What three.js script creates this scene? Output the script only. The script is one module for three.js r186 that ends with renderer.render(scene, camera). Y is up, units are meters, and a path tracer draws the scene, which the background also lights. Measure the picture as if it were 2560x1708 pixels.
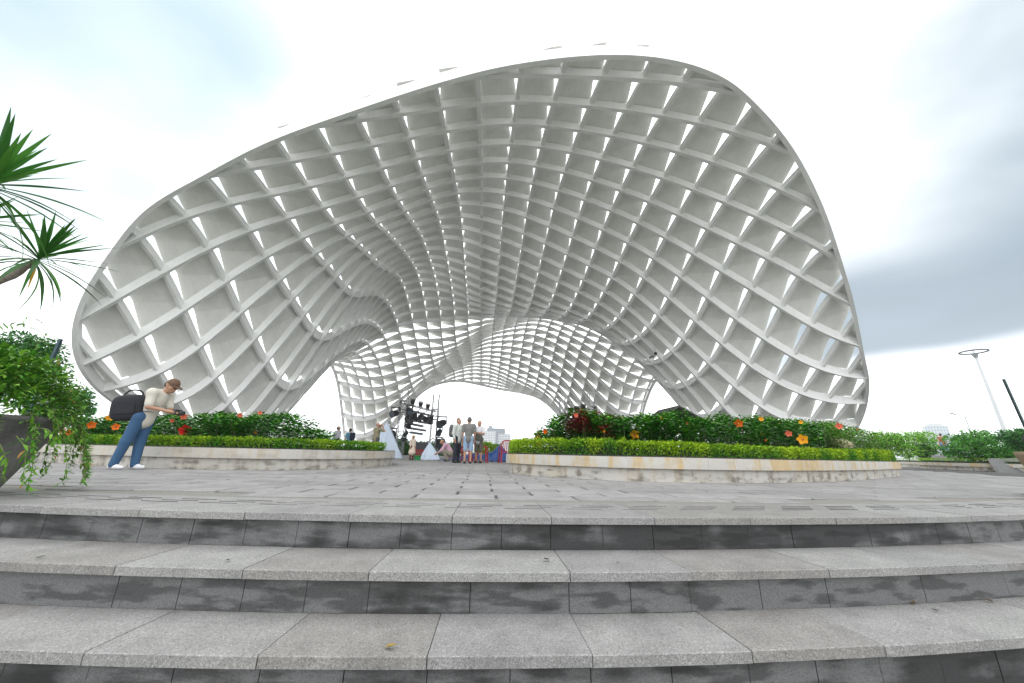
import * as THREE from 'three';
import { mergeGeometries } from 'three/addons/utils/BufferGeometryUtils.js';

// ------------------------------------------------------------------ camera, sky, sun, exposure
const scene = new THREE.Scene();
const W = 1024, HGT = 683;
const camera = new THREE.PerspectiveCamera(86.8, W / HGT, 0.05, 6000);
camera.rotation.order = 'YXZ';
camera.position.set(0, 0.4, 0);
camera.rotation.set(0.3, -0.074, 0.021);
camera.updateMatrixWorld(true);
const renderer = new THREE.WebGLRenderer({ antialias: true });
renderer.setSize(W, HGT);
renderer.toneMapping = THREE.LinearToneMapping;
renderer.toneMappingExposure = 1.7;
renderer.shadowMap.enabled = true;

// seeded random numbers
function rng(seed) { let s = seed >>> 0; return () => { s = (s + 0x6D2B79F5) | 0; let t = Math.imul(s ^ (s >>> 15), 1 | s); t = (t + Math.imul(t ^ (t >>> 7), 61 | t)) ^ t; return ((t ^ (t >>> 14)) >>> 0) / 4294967296; }; }
const lerp = (a, b, t) => a + (b - a) * t, clamp = (x, a, b) => Math.min(b, Math.max(a, x));
const smooth = (a, b, x) => { const t = clamp((x - a) / (b - a), 0, 1); return t * t * (3 - 2 * t); };
function hash(x, y, s) { let h = Math.imul(x, 374761393) + Math.imul(y, 668265263) + Math.imul(s, 2147483647) | 0; h = Math.imul(h ^ (h >>> 13), 1274126177); return ((h ^ (h >>> 16)) >>> 0) / 4294967296; }
function vnoise(x, y, s, px = 1 << 20, py = 1 << 20) {
  const x0 = Math.floor(x), y0 = Math.floor(y), fx = x - x0, fy = y - y0, u = fx * fx * (3 - 2 * fx), v = fy * fy * (3 - 2 * fy);
  const m = (a, p) => ((a % p) + p) % p;
  const a = hash(m(x0, px), m(y0, py), s), b = hash(m(x0 + 1, px), m(y0, py), s), c = hash(m(x0, px), m(y0 + 1, py), s), d = hash(m(x0 + 1, px), m(y0 + 1, py), s);
  return lerp(lerp(a, b, u), lerp(c, d, u), v);
}
function fbm(x, y, s, o, px = 1 << 20, py = 1 << 20) { let r = 0, a = 0.5, n = 0; for (let i = 0; i < o; i++) { r += a * vnoise(x, y, s + i * 17, px, py); n += a; a *= 0.5; x *= 2; y *= 2; px *= 2; py *= 2; } return r / n; }

// a pixel of the 2560 x 1708 photograph, as a direction and as a point
const camM = camera.matrixWorld;
function dirOf(u, v) { return new THREE.Vector3((u - 1280) / 903, (854 - v) / 903, -1).transformDirection(camM); }
function P(u, v, d) { const r = dirOf(u, v); return camera.position.clone().addScaledVector(r, d / -r.z); }
function G(u, v, y = 0) { const r = dirOf(u, v); return camera.position.clone().addScaledVector(r, (y - camera.position.y) / r.y); }

// overcast sky: bright thin cloud ahead, a slate cloud bank low on the right, pale blue gaps high at the sides
{
  const w = 1024, h = 512, data = new Float32Array(w * h * 4);
  const D = (u, v) => dirOf(u, v);
  // [direction, half-width in degrees, colour, weight]
  const spots = [
    [D(40, 60), 15, [0.24, 0.36, 0.41], 1.0], [D(560, 130), 13, [0.38, 0.49, 0.55], 0.9], [D(150, 420), 9, [0.46, 0.56, 0.58], 0.8],
    [D(1280, 0), 10, [0.42, 0.49, 0.55], 0.85], [D(2540, 30), 12, [0.34, 0.40, 0.44], 0.95], [D(2580, 420), 11, [0.34, 0.40, 0.45], 0.95],
  ];
  for (let j = 0; j < h; j++) for (let i = 0; i < w; i++) {
    const th = (i + 0.5) / w * 2 * Math.PI - Math.PI, el = ((j + 0.5) / h - 0.5) * Math.PI;
    const d = new THREE.Vector3(Math.cos(el) * Math.cos(th), Math.sin(el), Math.cos(el) * Math.sin(th));
    const e = el * 180 / Math.PI, az = Math.atan2(d.x, -d.z) * 180 / Math.PI; // az 0 = straight ahead, + = right
    const q = 1 / (Math.max(d.y, 0) + 0.25), nx = d.x * q * 2.2, ny = d.z * q * 2.2;
    const n1 = fbm(nx + 7, ny * 1.3 + 3, 5, 5), n2 = fbm(nx * 2.7 + 1, ny * 2.7, 9, 4);
    const L = 1.5 + 0.55 * (n1 - 0.5) + 0.25 * (n2 - 0.5);
    let c = [L * 0.985, L * 1.0, L * 1.02];
    for (const [s, hw, col, wt] of spots) {
      const a = Math.acos(clamp(s.dot(d), -1, 1)) * 180 / Math.PI / hw, k = wt * Math.exp(-a * a * 0.7) * clamp(0.75 + 1.2 * (n1 - 0.4), 0, 1);
      for (let m = 0; m < 3; m++) c[m] = lerp(c[m], col[m], k);
    }
    // slate bank on the right, 9 to 26 degrees up, with a brighter strip under it
    const wav = 4 * (fbm(az * 0.05, 1, 31, 3) - 0.5);
    const low = 10.5 + 0.10 * (az - 50) + wav, hi = 25 + 0.12 * (az - 50) + 2 * wav;
    const bank = smooth(low - 1.2, low + 2.2, e) * (1 - smooth(hi - 8, hi + 7, e)) * smooth(25, 50, az) * (1 - smooth(85, 130, az));
    const dk = 0.5 + 0.5 * fbm(az * 0.06 - e * 0.12, e * 0.35, 77, 4), bankC = [0.23 * (0.65 + 0.5 * dk), 0.285 * (0.65 + 0.5 * dk), 0.335 * (0.65 + 0.5 * dk)];
    const bk = clamp(bank * (0.55 + 0.6 * dk), 0, 0.95);
    for (let m = 0; m < 3; m++) c[m] = lerp(c[m], bankC[m], bk);
    const under = smooth(4, 12, e) * (1 - smooth(low - 3, low, e)) * smooth(30, 55, az) * (1 - smooth(90, 130, az));
    for (let m = 0; m < 3; m++) c[m] = lerp(c[m], [0.58, 0.62, 0.64][m] * (0.9 + 0.3 * (n2 - 0.3)), 0.8 * under);
    // below the horizon: dull ground colour
    const g = smooth(0, -4, e); for (let m = 0; m < 3; m++) c[m] = lerp(c[m], [0.17, 0.17, 0.16][m], g);
    const o = (j * w + i) * 4; data[o] = c[0]; data[o + 1] = c[1]; data[o + 2] = c[2]; data[o + 3] = 1;
  }
  const t = new THREE.DataTexture(data, w, h, THREE.RGBAFormat, THREE.FloatType);
  t.mapping = THREE.EquirectangularReflectionMapping; t.magFilter = THREE.LinearFilter; t.minFilter = THREE.LinearFilter; t.needsUpdate = true;
  scene.background = t; scene.environment = t;
}
{ // veiled sun behind thin cloud, ahead and to the left, very soft
  const sun = new THREE.DirectionalLight(new THREE.Color(1.0, 0.97, 0.92), 0.6), d = dirOf(820, 120);
  sun.position.copy(d.multiplyScalar(150)); sun.target.position.set(0, 0, -30); sun.position.add(sun.target.position);
  sun.castShadow = true; sun.shadow.radius = 45; sun.shadow.mapSize.set(2048, 2048);
  Object.assign(sun.shadow.camera, { left: -70, right: 70, top: 70, bottom: -70, near: 1, far: 400 });
  scene.add(sun, sun.target);
}
scene.fog = new THREE.FogExp2(new THREE.Color(0.82, 0.87, 0.9), 0.0006);

// ------------------------------------------------------------------ helpers
const used = {};
function numbered(n) { const k = used[n] = (used[n] ?? -1) + 1; return k ? n + '_' + String(k).padStart(3, '0') : n; }
function tag(o, label, category, group, kind) { const u = o.userData; if (label) u.label = label; if (category) u.category = category; if (group) u.group = group; if (kind) u.kind = kind; return o; }
function thing(name, label, category, x = 0, y = 0, z = 0, turn = 0, group) {
  const o = new THREE.Group(); o.name = numbered(name); o.position.set(x, y, z); o.rotation.y = turn; scene.add(o); return tag(o, label, category, group);
}
function part(parent, name, geo, mat, label) {
  const m = new THREE.Mesh(geo, mat); m.name = numbered(name); m.castShadow = m.receiveShadow = true; parent.add(m); if (label) m.userData.label = label; return m;
}
function top(name, geo, mat, label, category, group, kind) { const m = part(scene, name, geo, mat); return tag(m, label, category, group, kind); }
const V3 = (x, y, z) => new THREE.Vector3(x, y, z);

// collects triangles, flat shaded
class MB {
  constructor() { this.p = []; this.u = []; }
  tri(a, b, c, ua, ub, uc) { this.p.push(...a, ...b, ...c); this.u.push(...(ua || [a[0], a[2]]), ...(ub || [b[0], b[2]]), ...(uc || [c[0], c[2]])); }
  quad(a, b, c, d, ua, ub, uc, ud) { this.tri(a, b, c, ua, ub, uc); this.tri(a, c, d, ua, uc, ud); }
  box(x0, y0, z0, x1, y1, z1) {
    const v = (i) => [i & 1 ? x1 : x0, i & 2 ? y1 : y0, i & 4 ? z1 : z0];
    const f = (a, b, c, d, ax, bx) => { const q = [a, b, c, d].map(v); this.quad(...q, ...q.map((r) => [r[ax], r[bx]])); };
    f(4, 5, 7, 6, 0, 1); f(1, 0, 2, 3, 0, 1); f(5, 1, 3, 7, 2, 1); f(0, 4, 6, 2, 2, 1); f(6, 7, 3, 2, 0, 2); f(0, 1, 5, 4, 0, 2);
  }
  // a bar of square section between two points
  bar(a, b, r, r2 = r, n = 4) {
    const d = b.clone().sub(a), L = d.length(); d.normalize();
    const s = Math.abs(d.y) > 0.9 ? V3(1, 0, 0) : V3(0, 1, 0), x = s.clone().cross(d).normalize(), y = d.clone().cross(x);
    const ring = (c, rr) => Array.from({ length: n }, (_, i) => { const t = (i + 0.5) / n * 2 * Math.PI; return c.clone().addScaledVector(x, Math.cos(t) * rr).addScaledVector(y, Math.sin(t) * rr).toArray(); });
    const A = ring(a, r), B = ring(b, r2);
    for (let i = 0; i < n; i++) { const k = (i + 1) % n; this.quad(A[i], A[k], B[k], B[i], [i / n, 0], [(i + 1) / n, 0], [(i + 1) / n, L], [i / n, L]); }
    for (let i = 1; i < n - 1; i++) { this.tri(A[0], A[i + 1], A[i]); this.tri(B[0], B[i], B[i + 1]); }
  }
  geo(soft) {
    const g = new THREE.BufferGeometry();
    g.setAttribute('position', new THREE.BufferAttribute(new Float32Array(this.p), 3)); g.setAttribute('uv', new THREE.BufferAttribute(new Float32Array(this.u), 2));
    g.computeVertexNormals(); return g;
  }
}
function tubeGeo(pts, r0, r1, seg = 6, n = 24) {
  const c = new THREE.CatmullRomCurve3(pts), pos = [], uv = [], idx = [], fr = c.computeFrenetFrames(n, false);
  for (let i = 0; i <= n; i++) {
    const p = c.getPointAt(i / n), r = lerp(r0, r1, i / n);
    for (let k = 0; k <= seg; k++) { const t = k / seg * 2 * Math.PI, q = p.clone().addScaledVector(fr.normals[i], Math.cos(t) * r).addScaledVector(fr.binormals[i], Math.sin(t) * r); pos.push(q.x, q.y, q.z); uv.push(k / seg, i / n); }
  }
  for (let i = 0; i < n; i++) for (let k = 0; k < seg; k++) { const a = i * (seg + 1) + k, b = a + seg + 1; idx.push(a, b, a + 1, a + 1, b, b + 1); }
  const g = new THREE.BufferGeometry(); g.setAttribute('position', new THREE.Float32BufferAttribute(pos, 3)); g.setAttribute('uv', new THREE.Float32BufferAttribute(uv, 2)); g.setIndex(idx); g.computeVertexNormals(); return g;
}
// an ordinary texture from a function of pixel position (values are linear colours)
function tex(w, h, f, rep) {
  const d = new Uint8Array(w * h * 4), e = (x) => { x = clamp(x, 0, 1); return Math.round(255 * (x <= 0.0031308 ? 12.92 * x : 1.055 * Math.pow(x, 1 / 2.4) - 0.055)); };
  for (let j = 0; j < h; j++) for (let i = 0; i < w; i++) { const c = f(i, j), o = (j * w + i) * 4; d[o] = e(c[0]); d[o + 1] = e(c[1]); d[o + 2] = e(c[2]); d[o + 3] = 255; }
  const t = new THREE.DataTexture(d, w, h, THREE.RGBAFormat); t.colorSpace = THREE.SRGBColorSpace; t.wrapS = t.wrapT = THREE.RepeatWrapping; t.magFilter = THREE.LinearFilter; t.minFilter = THREE.LinearMipmapLinearFilter; t.generateMipmaps = true; t.needsUpdate = true;
  if (rep) t.repeat.set(...rep); return t;
}
function grey(w, h, f) {
  const d = new Uint8Array(w * h * 4);
  for (let j = 0; j < h; j++) for (let i = 0; i < w; i++) { const c = Math.round(255 * clamp(f(i, j), 0, 1)), o = (j * w + i) * 4; d[o] = d[o + 1] = d[o + 2] = c; d[o + 3] = 255; }
  const t = new THREE.DataTexture(d, w, h, THREE.RGBAFormat); t.wrapS = t.wrapT = THREE.RepeatWrapping; t.magFilter = THREE.LinearFilter; t.minFilter = THREE.LinearMipmapLinearFilter; t.generateMipmaps = true; t.needsUpdate = true; return t;
}
const rgb = (r, g, b) => new THREE.Color().setRGB(r, g, b);
const std = (c, rough = 0.6, metal = 0, extra = {}) => new THREE.MeshStandardMaterial({ color: c, roughness: rough, metalness: metal, ...extra });

// ------------------------------------------------------------------ the lattice canopy: a height field cut by two families of upright ribs
const S = 1.6;            // rib spacing in metres
const HC = [-151,-59,36,135,238,342,441,526,591,637,671,704,744,791,830,845,833,801,760,724,696,676,659,644,628,612,596,
-175,-85,7,106,212,323,433,531,603,651,684,715,752,801,841,848,823,772,715,672,644,624,608,591,575,558,541,
-196,-111,-22,74,180,297,422,538,620,670,701,733,767,816,856,852,812,740,662,614,590,573,556,539,521,503,486,
-212,-134,-52,37,138,258,399,543,638,692,728,773,824,841,860,850,798,703,594,549,536,523,505,485,464,446,428,
-221,-152,-80,-3,86,196,347,535,646,703,774,848,918,926,900,862,794,657,512,488,489,475,451,426,404,385,369,
-219,-159,-98,-35,33,115,245,462,627,695,787,896,973,954,907,824,734,663,527,459,447,418,386,358,337,322,309,
-203,-152,-101,-48,6,65,147,223,498,720,822,981,1021,977,894,790,634,460,320,294,337,320,295,276,264,257,251,
-172,-129,-86,-42,9,71,130,17,379,792,901,1035,1019,934,830,734,519,303,204,135,159,173,180,187,193,197,200,
-126,-91,-59,-31,-6,9,-26,-128,257,794,996,1061,983,901,796,693,483,250,-140,-17,-18,31,78,113,137,153,163,
-64,-36,-13,-1,-5,-32,-81,-26,394,905,1034,1020,953,865,750,681,502,264,-87,-40,-75,-20,39,84,115,135,148,
12,39,60,68,61,41,41,172,534,988,1069,1005,935,849,780,742,611,425,205,124,57,57,84,112,134,149,158,
98,129,157,177,189,202,244,381,658,984,1043,997,917,847,837,827,747,619,462,341,246,200,185,184,186,189,190,
183,223,263,303,343,385,443,547,743,933,971,997,957,927,941,942,891,805,684,546,431,353,304,274,256,244,235,
256,304,356,415,480,546,599,626,743,862,862,898,950,1002,1044,1048,994,935,831,683,567,477,409,360,326,302,283,
305,355,413,482,561,644,697,638,683,788,759,814,959,1043,1104,1088,1001,931,808,696,627,549,478,421,378,348,325,
321,367,420,481,549,613,638,558,578,684,716,847,1011,1066,1113,1076,962,862,711,648,624,560,496,444,404,375,353,
305,340,377,414,448,469,465,409,437,577,708,872,1011,1052,1089,1036,897,730,531,470,515,490,456,425,400,380,364,
264,285,302,308,290,230,111,91,299,556,747,897,994,995,981,896,766,529,275,193,286,343,368,374,371,366,360,
210,219,221,206,161,67,-115,-131,243,581,783,905,957,937,890,768,631,310,-12,-37,106,217,282,316,333,341,346,
152,156,152,134,98,43,-21,54,388,671,824,906,919,859,771,670,516,153,-123,-23,85,169,230,271,297,314,327,
101,104,102,94,80,71,92,215,466,681,818,889,895,815,708,650,474,141,-67,38,107,160,206,242,270,291,308,
58,65,70,75,85,112,176,304,490,660,779,837,844,785,714,663,501,243,75,88,125,161,195,225,251,273,292,
24,37,51,69,98,147,227,347,493,627,721,764,766,744,727,681,538,344,201,157,158,174,196,219,241,261,280,
-1,18,39,68,110,170,256,365,486,594,672,711,722,721,720,680,566,417,293,225,199,196,205,220,236,254,271,
-21,3,31,69,119,187,272,372,475,566,634,674,694,707,710,676,589,472,362,286,243,223,219,225,236,250,265];
const HN = 27, HM = 25;
function spl(s, n) { s = clamp(s, 0, n - 3 - 1e-6); const i = Math.floor(s), f = s - i; return [i, [(1 - f) ** 3 / 6, (3 * f ** 3 - 6 * f * f + 4) / 6, (-3 * f ** 3 + 3 * f * f + 3 * f + 1) / 6, f ** 3 / 6]]; }
function Hs(x, z) { // height above the eye, all in rib spacings; z is the distance ahead
  const [i, a] = spl((x + 22) / 2, HN), [k, b] = spl((z - 2) / 2, HM); let r = 0;
  for (let q = 0; q < 4; q++) for (let m = 0; m < 4; m++) r += a[m] * b[q] * HC[(k + q) * HN + i + m];
  return r / 100;
}
const grad = (x, z) => [(Hs(x + 0.05, z) - Hs(x - 0.05, z)) / 0.1, (Hs(x, z + 0.05) - Hs(x, z - 0.05)) / 0.1];
const DEPTH = 0.23, RT = 0.1, YG = -0.4 / S;      // rib depth and thickness, ground level
function thick(x, z) { const [a, b] = grad(x, z); return Math.min(DEPTH * Math.sqrt(1 + a * a + b * b), 0.8); }
// edge of the canopy in plan
const edgePts = [[-12.0, 13.2], [-11.68, 11.21], [-11.34, 10.43], [-10.81, 9.82], [-9.8, 9.15], [-8.88, 8.66], [-7.45, 8.2], [-5.52, 7.49], [-3.29, 6.86], [-1.35, 6.31], [0.43, 5.87], [2.2, 5.62], [3.9, 5.66], [5.32, 5.93], [6.53, 6.42], [8.03, 7.17], [9.51, 8.12], [10.91, 9.21], [12.03, 10.14], [13.27, 11.31], [14.34, 12.32], [15.28, 13.6], [15.75, 15], [15.75, 17], [15.3, 20], [15.0, 24], [14.9, 28], [14.8, 32], [14.6, 36], [13.8, 38.8], [12.2, 40.0], [10.3, 40.6], [8.4, 41.2], [6.7, 42.6], [5.2, 44.2], [3.5, 44.55], [1.5, 44.2], [-0.4, 43.7], [-1.6, 43.2], [-3.2, 42.3], [-4.8, 41.2], [-6.1, 39.8], [-7.3, 38.4], [-9, 37.5], [-11, 37.2], [-12.0, 36.2], [-12.3, 33], [-12.3, 29], [-12.3, 25], [-12.4, 21], [-12.4, 17], [-12.3, 15]];
const edge = new THREE.CatmullRomCurve3(edgePts.map(([x, z]) => V3(x, 0, z)), true, 'centripetal').getSpacedPoints(700).map((p) => [p.x, p.z]).slice(0, -1);
function inside(x, z) { let c = false; for (let i = 0, j = edge.length - 1; i < edge.length; j = i++) { const [a, b] = edge[i], [d, e] = edge[j]; if ((b > z) !== (e > z) && x < (d - a) * (z - b) / (e - b) + a) c = !c; } return c; }
const CW = (x, y, z) => [x * S, 0.4 + y * S, -z * S];   // spacings to world
const whitePaint = std(rgb(0.77, 0.78, 0.77), 0.42), panelPaint = std(rgb(0.74, 0.74, 0.72), 0.5);
{
  const dust = tex(512, 512, (i, j) => { const n = 0.93 + 0.10 * fbm(i / 40, j / 40, 3, 4, 12.8, 12.8) - 0.06 * Math.pow(vnoise(i / 6, j / 40, 8, 85, 12), 4); return [0.88 * n, 0.885 * n, 0.865 * n]; }, [0.15, 0.15]);
  whitePaint.color.set(0xffffff); whitePaint.map = dust;
  const dust2 = tex(512, 512, (i, j) => { const n = 0.88 + 0.14 * fbm(i / 64, j / 64, 23, 5, 8, 8) - 0.10 * Math.pow(fbm(i / 9, j / 60, 28, 3, 57, 9), 3); return [0.86 * n, 0.86 * n, 0.82 * n]; }, [0.35, 0.35]);
  panelPaint.color.set(0xffffff); panelPaint.map = dust2;
}
const canopy = thing('lattice_canopy', 'giant white lattice canopy arching over the plaza on four legs', 'canopy');
// one rib: runs of an upright strip along (x,z)(t), the strip from inner to outer surface
function rib(path, t0, t1, step, along, gap, name) {
  const runs = []; let run = null, prev = null;
  const at = (t) => { const [x, z] = path(t), y = Hs(x, z); return { t, x, z, y, ok: inside(x, z) && y > YG - 0.02 }; };
  for (let t = t0; t <= t1 + 1e-6; t += step) {
    const p = at(t);
    if (prev && p.ok !== prev.ok) { let a = prev, b = p; for (let i = 0; i < 12; i++) { const m = at((a.t + b.t) / 2); if (m.ok === a.ok) a = m; else b = m; } const e = a.ok ? a : b; if (p.ok) run = [e]; else { run.push(e); runs.push(run); run = null; } }
    if (p.ok) (run = run || []).push(p);
    prev = p;
  }
  if (run) runs.push(run);
  const mb = new MB();
  for (const r of runs) {
    if (r.length < 2) continue;
    const h = RT / 2, ox = along === 'x' ? 0 : h, oz = along === 'x' ? h : 0;
    const c = r.map((p) => { const T = thick(p.x, p.z), y0 = p.y + (gap ? 0.34 * T : 0), y1 = p.y + T - gap; return [CW(p.x - ox, y0, p.z - oz), CW(p.x + ox, y0, p.z + oz), CW(p.x + ox, y1, p.z + oz), CW(p.x - ox, y1, p.z - oz)]; });
    const uvs = r.map((p) => { const T = thick(p.x, p.z) * S, s = p.t * S; return [[s, 0], [s, 0.16], [s, 0.16 + T], [s, 0.32 + T]]; });
    for (let i = 0; i + 1 < c.length; i++) for (let k = 0; k < 4; k++) { const m = (k + 1) % 4; mb.quad(c[i][k], c[i + 1][k], c[i + 1][m], c[i][m], uvs[i][k], uvs[i + 1][k], uvs[i + 1][m], uvs[i][m]); }
    for (const e of [c[0], c[c.length - 1]]) mb.quad(e[0], e[1], e[2], e[3]);
  }
  if (mb.p.length) part(canopy, name, mb.geo(), whitePaint);
}
const ZK = (k) => 5.198 + k, XJ = (j) => j - 0.463;
for (let k = 1; k <= 39; k++) rib((t) => [t, ZK(k)], -13, 17, 0.15, 'x', 0, 'cross_rib');
for (let j = -11; j <= 15; j++) rib((t) => [XJ(j), t], 5, 45, 0.15, 'z', 0.008, 'lengthwise_rib');
{ // rim band round the whole edge
  const mb = new MB(), n = edge.length, pts = edge.map(([x, z], i) => { const [a, b] = edge[(i + n - 1) % n], [c, d] = edge[(i + 1) % n], L = Math.hypot(c - a, d - b); return { x, z, nx: (d - b) / L, nz: -(c - a) / L, y: Hs(x, z), T: thick(x, z) }; });
  const sect = (p) => { const h = 0.055, y0 = p.y - 0.03, y1 = p.y + p.T + 0.03; return [CW(p.x - p.nx * h, y0, p.z - p.nz * h), CW(p.x + p.nx * h, y0, p.z + p.nz * h), CW(p.x + p.nx * h, y1, p.z + p.nz * h), CW(p.x - p.nx * h, y1, p.z - p.nz * h)]; };
  for (let i = 0; i < n; i++) { const p = pts[i], q = pts[(i + 1) % n]; if (p.y < YG - 0.05 && q.y < YG - 0.05) continue; const a = sect(p), b = sect(q), s = i * 0.25; for (let k = 0; k < 4; k++) { const m = (k + 1) % 4; mb.quad(a[k], b[k], b[m], a[m], [s, k * 0.2], [s + 0.25, k * 0.2], [s + 0.25, k * 0.2 + 0.3], [s, k * 0.2 + 0.3]); } }
  part(canopy, 'rim_band', mb.geo(), whitePaint);
}
{ // tilted roof panels, one to a cell, each lifted at one corner
  const cells = [];
  for (let k = 1; k <= 39; k++) for (let j = -12; j <= 16; j++) {
    const x0 = XJ(j), z0 = ZK(k - 1), cx = x0 + 0.5, cz = z0 + 0.5;
    const ins = [[0, 0], [1, 0], [0, 1], [1, 1], [0.5, 0.5]].filter(([a, b]) => inside(x0 + a, z0 + b)).length;
    if (!ins || Hs(cx, cz) < YG + 0.15) continue;
    const [gx, gz] = grad(cx, cz), L = Math.hypot(gx, 1, gz), N = [-gx / L, 1 / L, -gz / L];
    const T = DEPTH * Math.min(L, 3.2), left = cx < -0.96 + 0.1 * Math.max(0, 9 - k), front = k <= 20;
    // plan position from a (0 fixed side, 1 free side) and b (0 fixed end, 1 free end)
    const X = (a) => left ? x0 + 1 - a : x0 + a, Z = (b) => front ? z0 + 1 - b : z0 + b;
    const LIFT = front ? 0.15 : 0.40, vert = ([a, b, lift]) => ({ x: X(a), z: Z(b), l: lift * LIFT });
    const K = front ? [0.87, 0.62, 1] : [0.97, 0.64, 1], A = [0.02, 0.0, 0.03], B = [0.985, 0.0, 0.03], Cc = front ? [0.88, 1.0, 1.0] : [0.93, 1.0, 1.05], Dd = [0.02, 1.0, 0.1];
    let tris = [[A, B, K], [A, K, Dd], [Dd, K, Cc]].map((t) => t.map(vert));
    if (ins < 5) { // cut at the edge of the canopy
      const near = []; for (let i = 0; i < edge.length; i++) { const [ex, ez] = edge[i]; if (Math.hypot(ex - cx, ez - cz) < 1.1) near.push(i); }
      for (const i of near) { const [ex, ez] = edge[i], [fx, fz] = edge[(i + 1) % edge.length], nx = -(fz - ez), nz = fx - ex, s = inside(ex + nx * 0.2, ez + nz * 0.2) ? 1 : -1;
        tris = tris.flatMap((poly) => { const out = []; poly.forEach((p, m) => { const q = poly[(m + 1) % poly.length], dp = s * ((p.x - ex) * nx + (p.z - ez) * nz), dq = s * ((q.x - ex) * nx + (q.z - ez) * nz); if (dp >= 0) out.push(p); if (dp * dq < 0) { const t = dp / (dp - dq); out.push({ x: lerp(p.x, q.x, t), z: lerp(p.z, q.z, t), l: lerp(p.l, q.l, t) }); } }); return out.length > 2 ? [out] : []; }); }
    }
    if (!tris.length) continue;
    const w = (p, e) => { const y = Hs(p.x, p.z) + T + 0.012; return CW(p.x + N[0] * (p.l + e), y + N[1] * (p.l + e), p.z + N[2] * (p.l + e)); };
    const mb = new MB();
    for (const poly of tris) { const lo = poly.map((p) => w(p, 0)), hi = poly.map((p) => w(p, 0.018)), uv = poly.map((p) => [p.x * 1.6, p.z * 1.6]);
      for (let i = 1; i + 1 < poly.length; i++) { mb.tri(lo[0], lo[i], lo[i + 1], uv[0], uv[i], uv[i + 1]); mb.tri(hi[0], hi[i + 1], hi[i], uv[0], uv[i + 1], uv[i]); }
      for (let i = 0; i < poly.length; i++) { const m = (i + 1) % poly.length; mb.quad(lo[i], hi[i], hi[m], lo[m], uv[i], uv[i], uv[m], uv[m]); } }
    cells.push({ g: mb.geo(), d: Math.hypot(cx, Hs(cx, cz), cz) });
  }
  cells.sort((a, b) => a.d - b.d);
  cells.slice(0, 290).forEach((c) => part(canopy, 'roof_panel', c.g, panelPaint));
  const rest = part(canopy, 'roof_panels', mergeGeometries(cells.slice(290).map((c) => c.g)), panelPaint); rest.userData.kind = 'stuff';
  console.log('cells', cells.length);
}

// ------------------------------------------------------------------ plaza paving, curved steps, lower ground
const AX = 0.56, AZ = -25.9;                     // centre of the curved steps
const polar = (r, a) => [AX + r * Math.sin(a), AZ + r * Math.cos(a)];
const RTOP = 23.29, RINGW = 0.72;
// granite: fine black and white grain on a grey body, drifting in tone
function granite(base, contrast, seed, tint, n = 768) {
  return tex(n, n, (i, j) => {
    const g = vnoise(i / 3.1, j / 3.1, seed, 247, 247), g2 = vnoise(i / 1.7, j / 1.7, seed + 5, 451, 451), b = fbm(i / 96, j / 96, seed + 9, 4, 8, 8);
    let v = base * (0.80 + 0.42 * b) * (1 + contrast * (0.9 * (g - 0.5) + 0.7 * (g2 - 0.5))); if (g > 0.80) v *= 1 + contrast * 0.35; if (g < 0.2) v *= 1 - contrast * 0.35;
    return [v * tint[0], v * tint[1], v * tint[2]];
  }, [1, 1]);
}
const grainBump = grey(256, 256, (i, j) => vnoise(i / 2.2, j / 2.2, 4, 116, 116));
const slabTex = granite(0.225, 0.55, 11, [1.0, 0.985, 0.95]);
const slabMats = [1.0, 0.93, 1.05, 0.88].map((k, i) => std(rgb(k * [1, 1.0, 0.99, 1.02][i], k, k * [1, 1.01, 0.99, 0.98][i]), 0.72, 0, { map: slabTex, bumpMap: grainBump, bumpScale: 0.001 }));
const paveTex = granite(0.245, 0.28, 41, [1.0, 0.98, 0.955]);
const paveMats = [1, 0.92, 1.07, 0.84, 0.97].map((k) => std(rgb(k, k, k), 0.75, 0, { map: paveTex, bumpMap: grainBump, bumpScale: 0.0008 }));
// riser stone: dark wet granite with pale washed patches and black grime, unrolled along each flight (6.4 m to the tile)
function riserTex(seed, pale) {
  return tex(2048, 128, (i, j) => {
    const x = i / 320, y = j / 128; // metres along, 0 top .. 1 bottom row order does not matter
    const g = vnoise(i / 1.3, j / 1.6, seed, 1575, 80), w = fbm(i / 110, j / 50, seed + 3, 5, 18.6, 2.56), st = fbm(i / 46, j / 230, seed + 7, 4, 44.5, 1), blot = fbm(i / 60, j / 34, seed + 13, 4, 34, 4);
    let v = lerp(0.03, 0.125, smooth(0.36, 0.66, 0.6 * w + 0.4 * st + pale * (vnoise(x * 0.9, 0.5, seed + 20, 6, 1) - 0.42)));
    v *= lerp(0.45, 1, smooth(0.30, 0.52, blot)); v *= 0.62 + 0.80 * g;
    return [v * 0.98, v * 1.0, v * 1.0];
  });
}
const riserMats = [std(rgb(1, 1, 1), 0.6, 0, { map: riserTex(101, 0.5) }), std(rgb(1, 1, 1), 0.6, 0, { map: riserTex(151, 0.8) }), std(rgb(1, 1, 1), 0.6, 0, { map: riserTex(211, 0.2) })];
const mortar = std(rgb(0.20, 0.19, 0.17), 0.9), jointDirt = std(rgb(0.055, 0.055, 0.05), 0.95);

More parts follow.
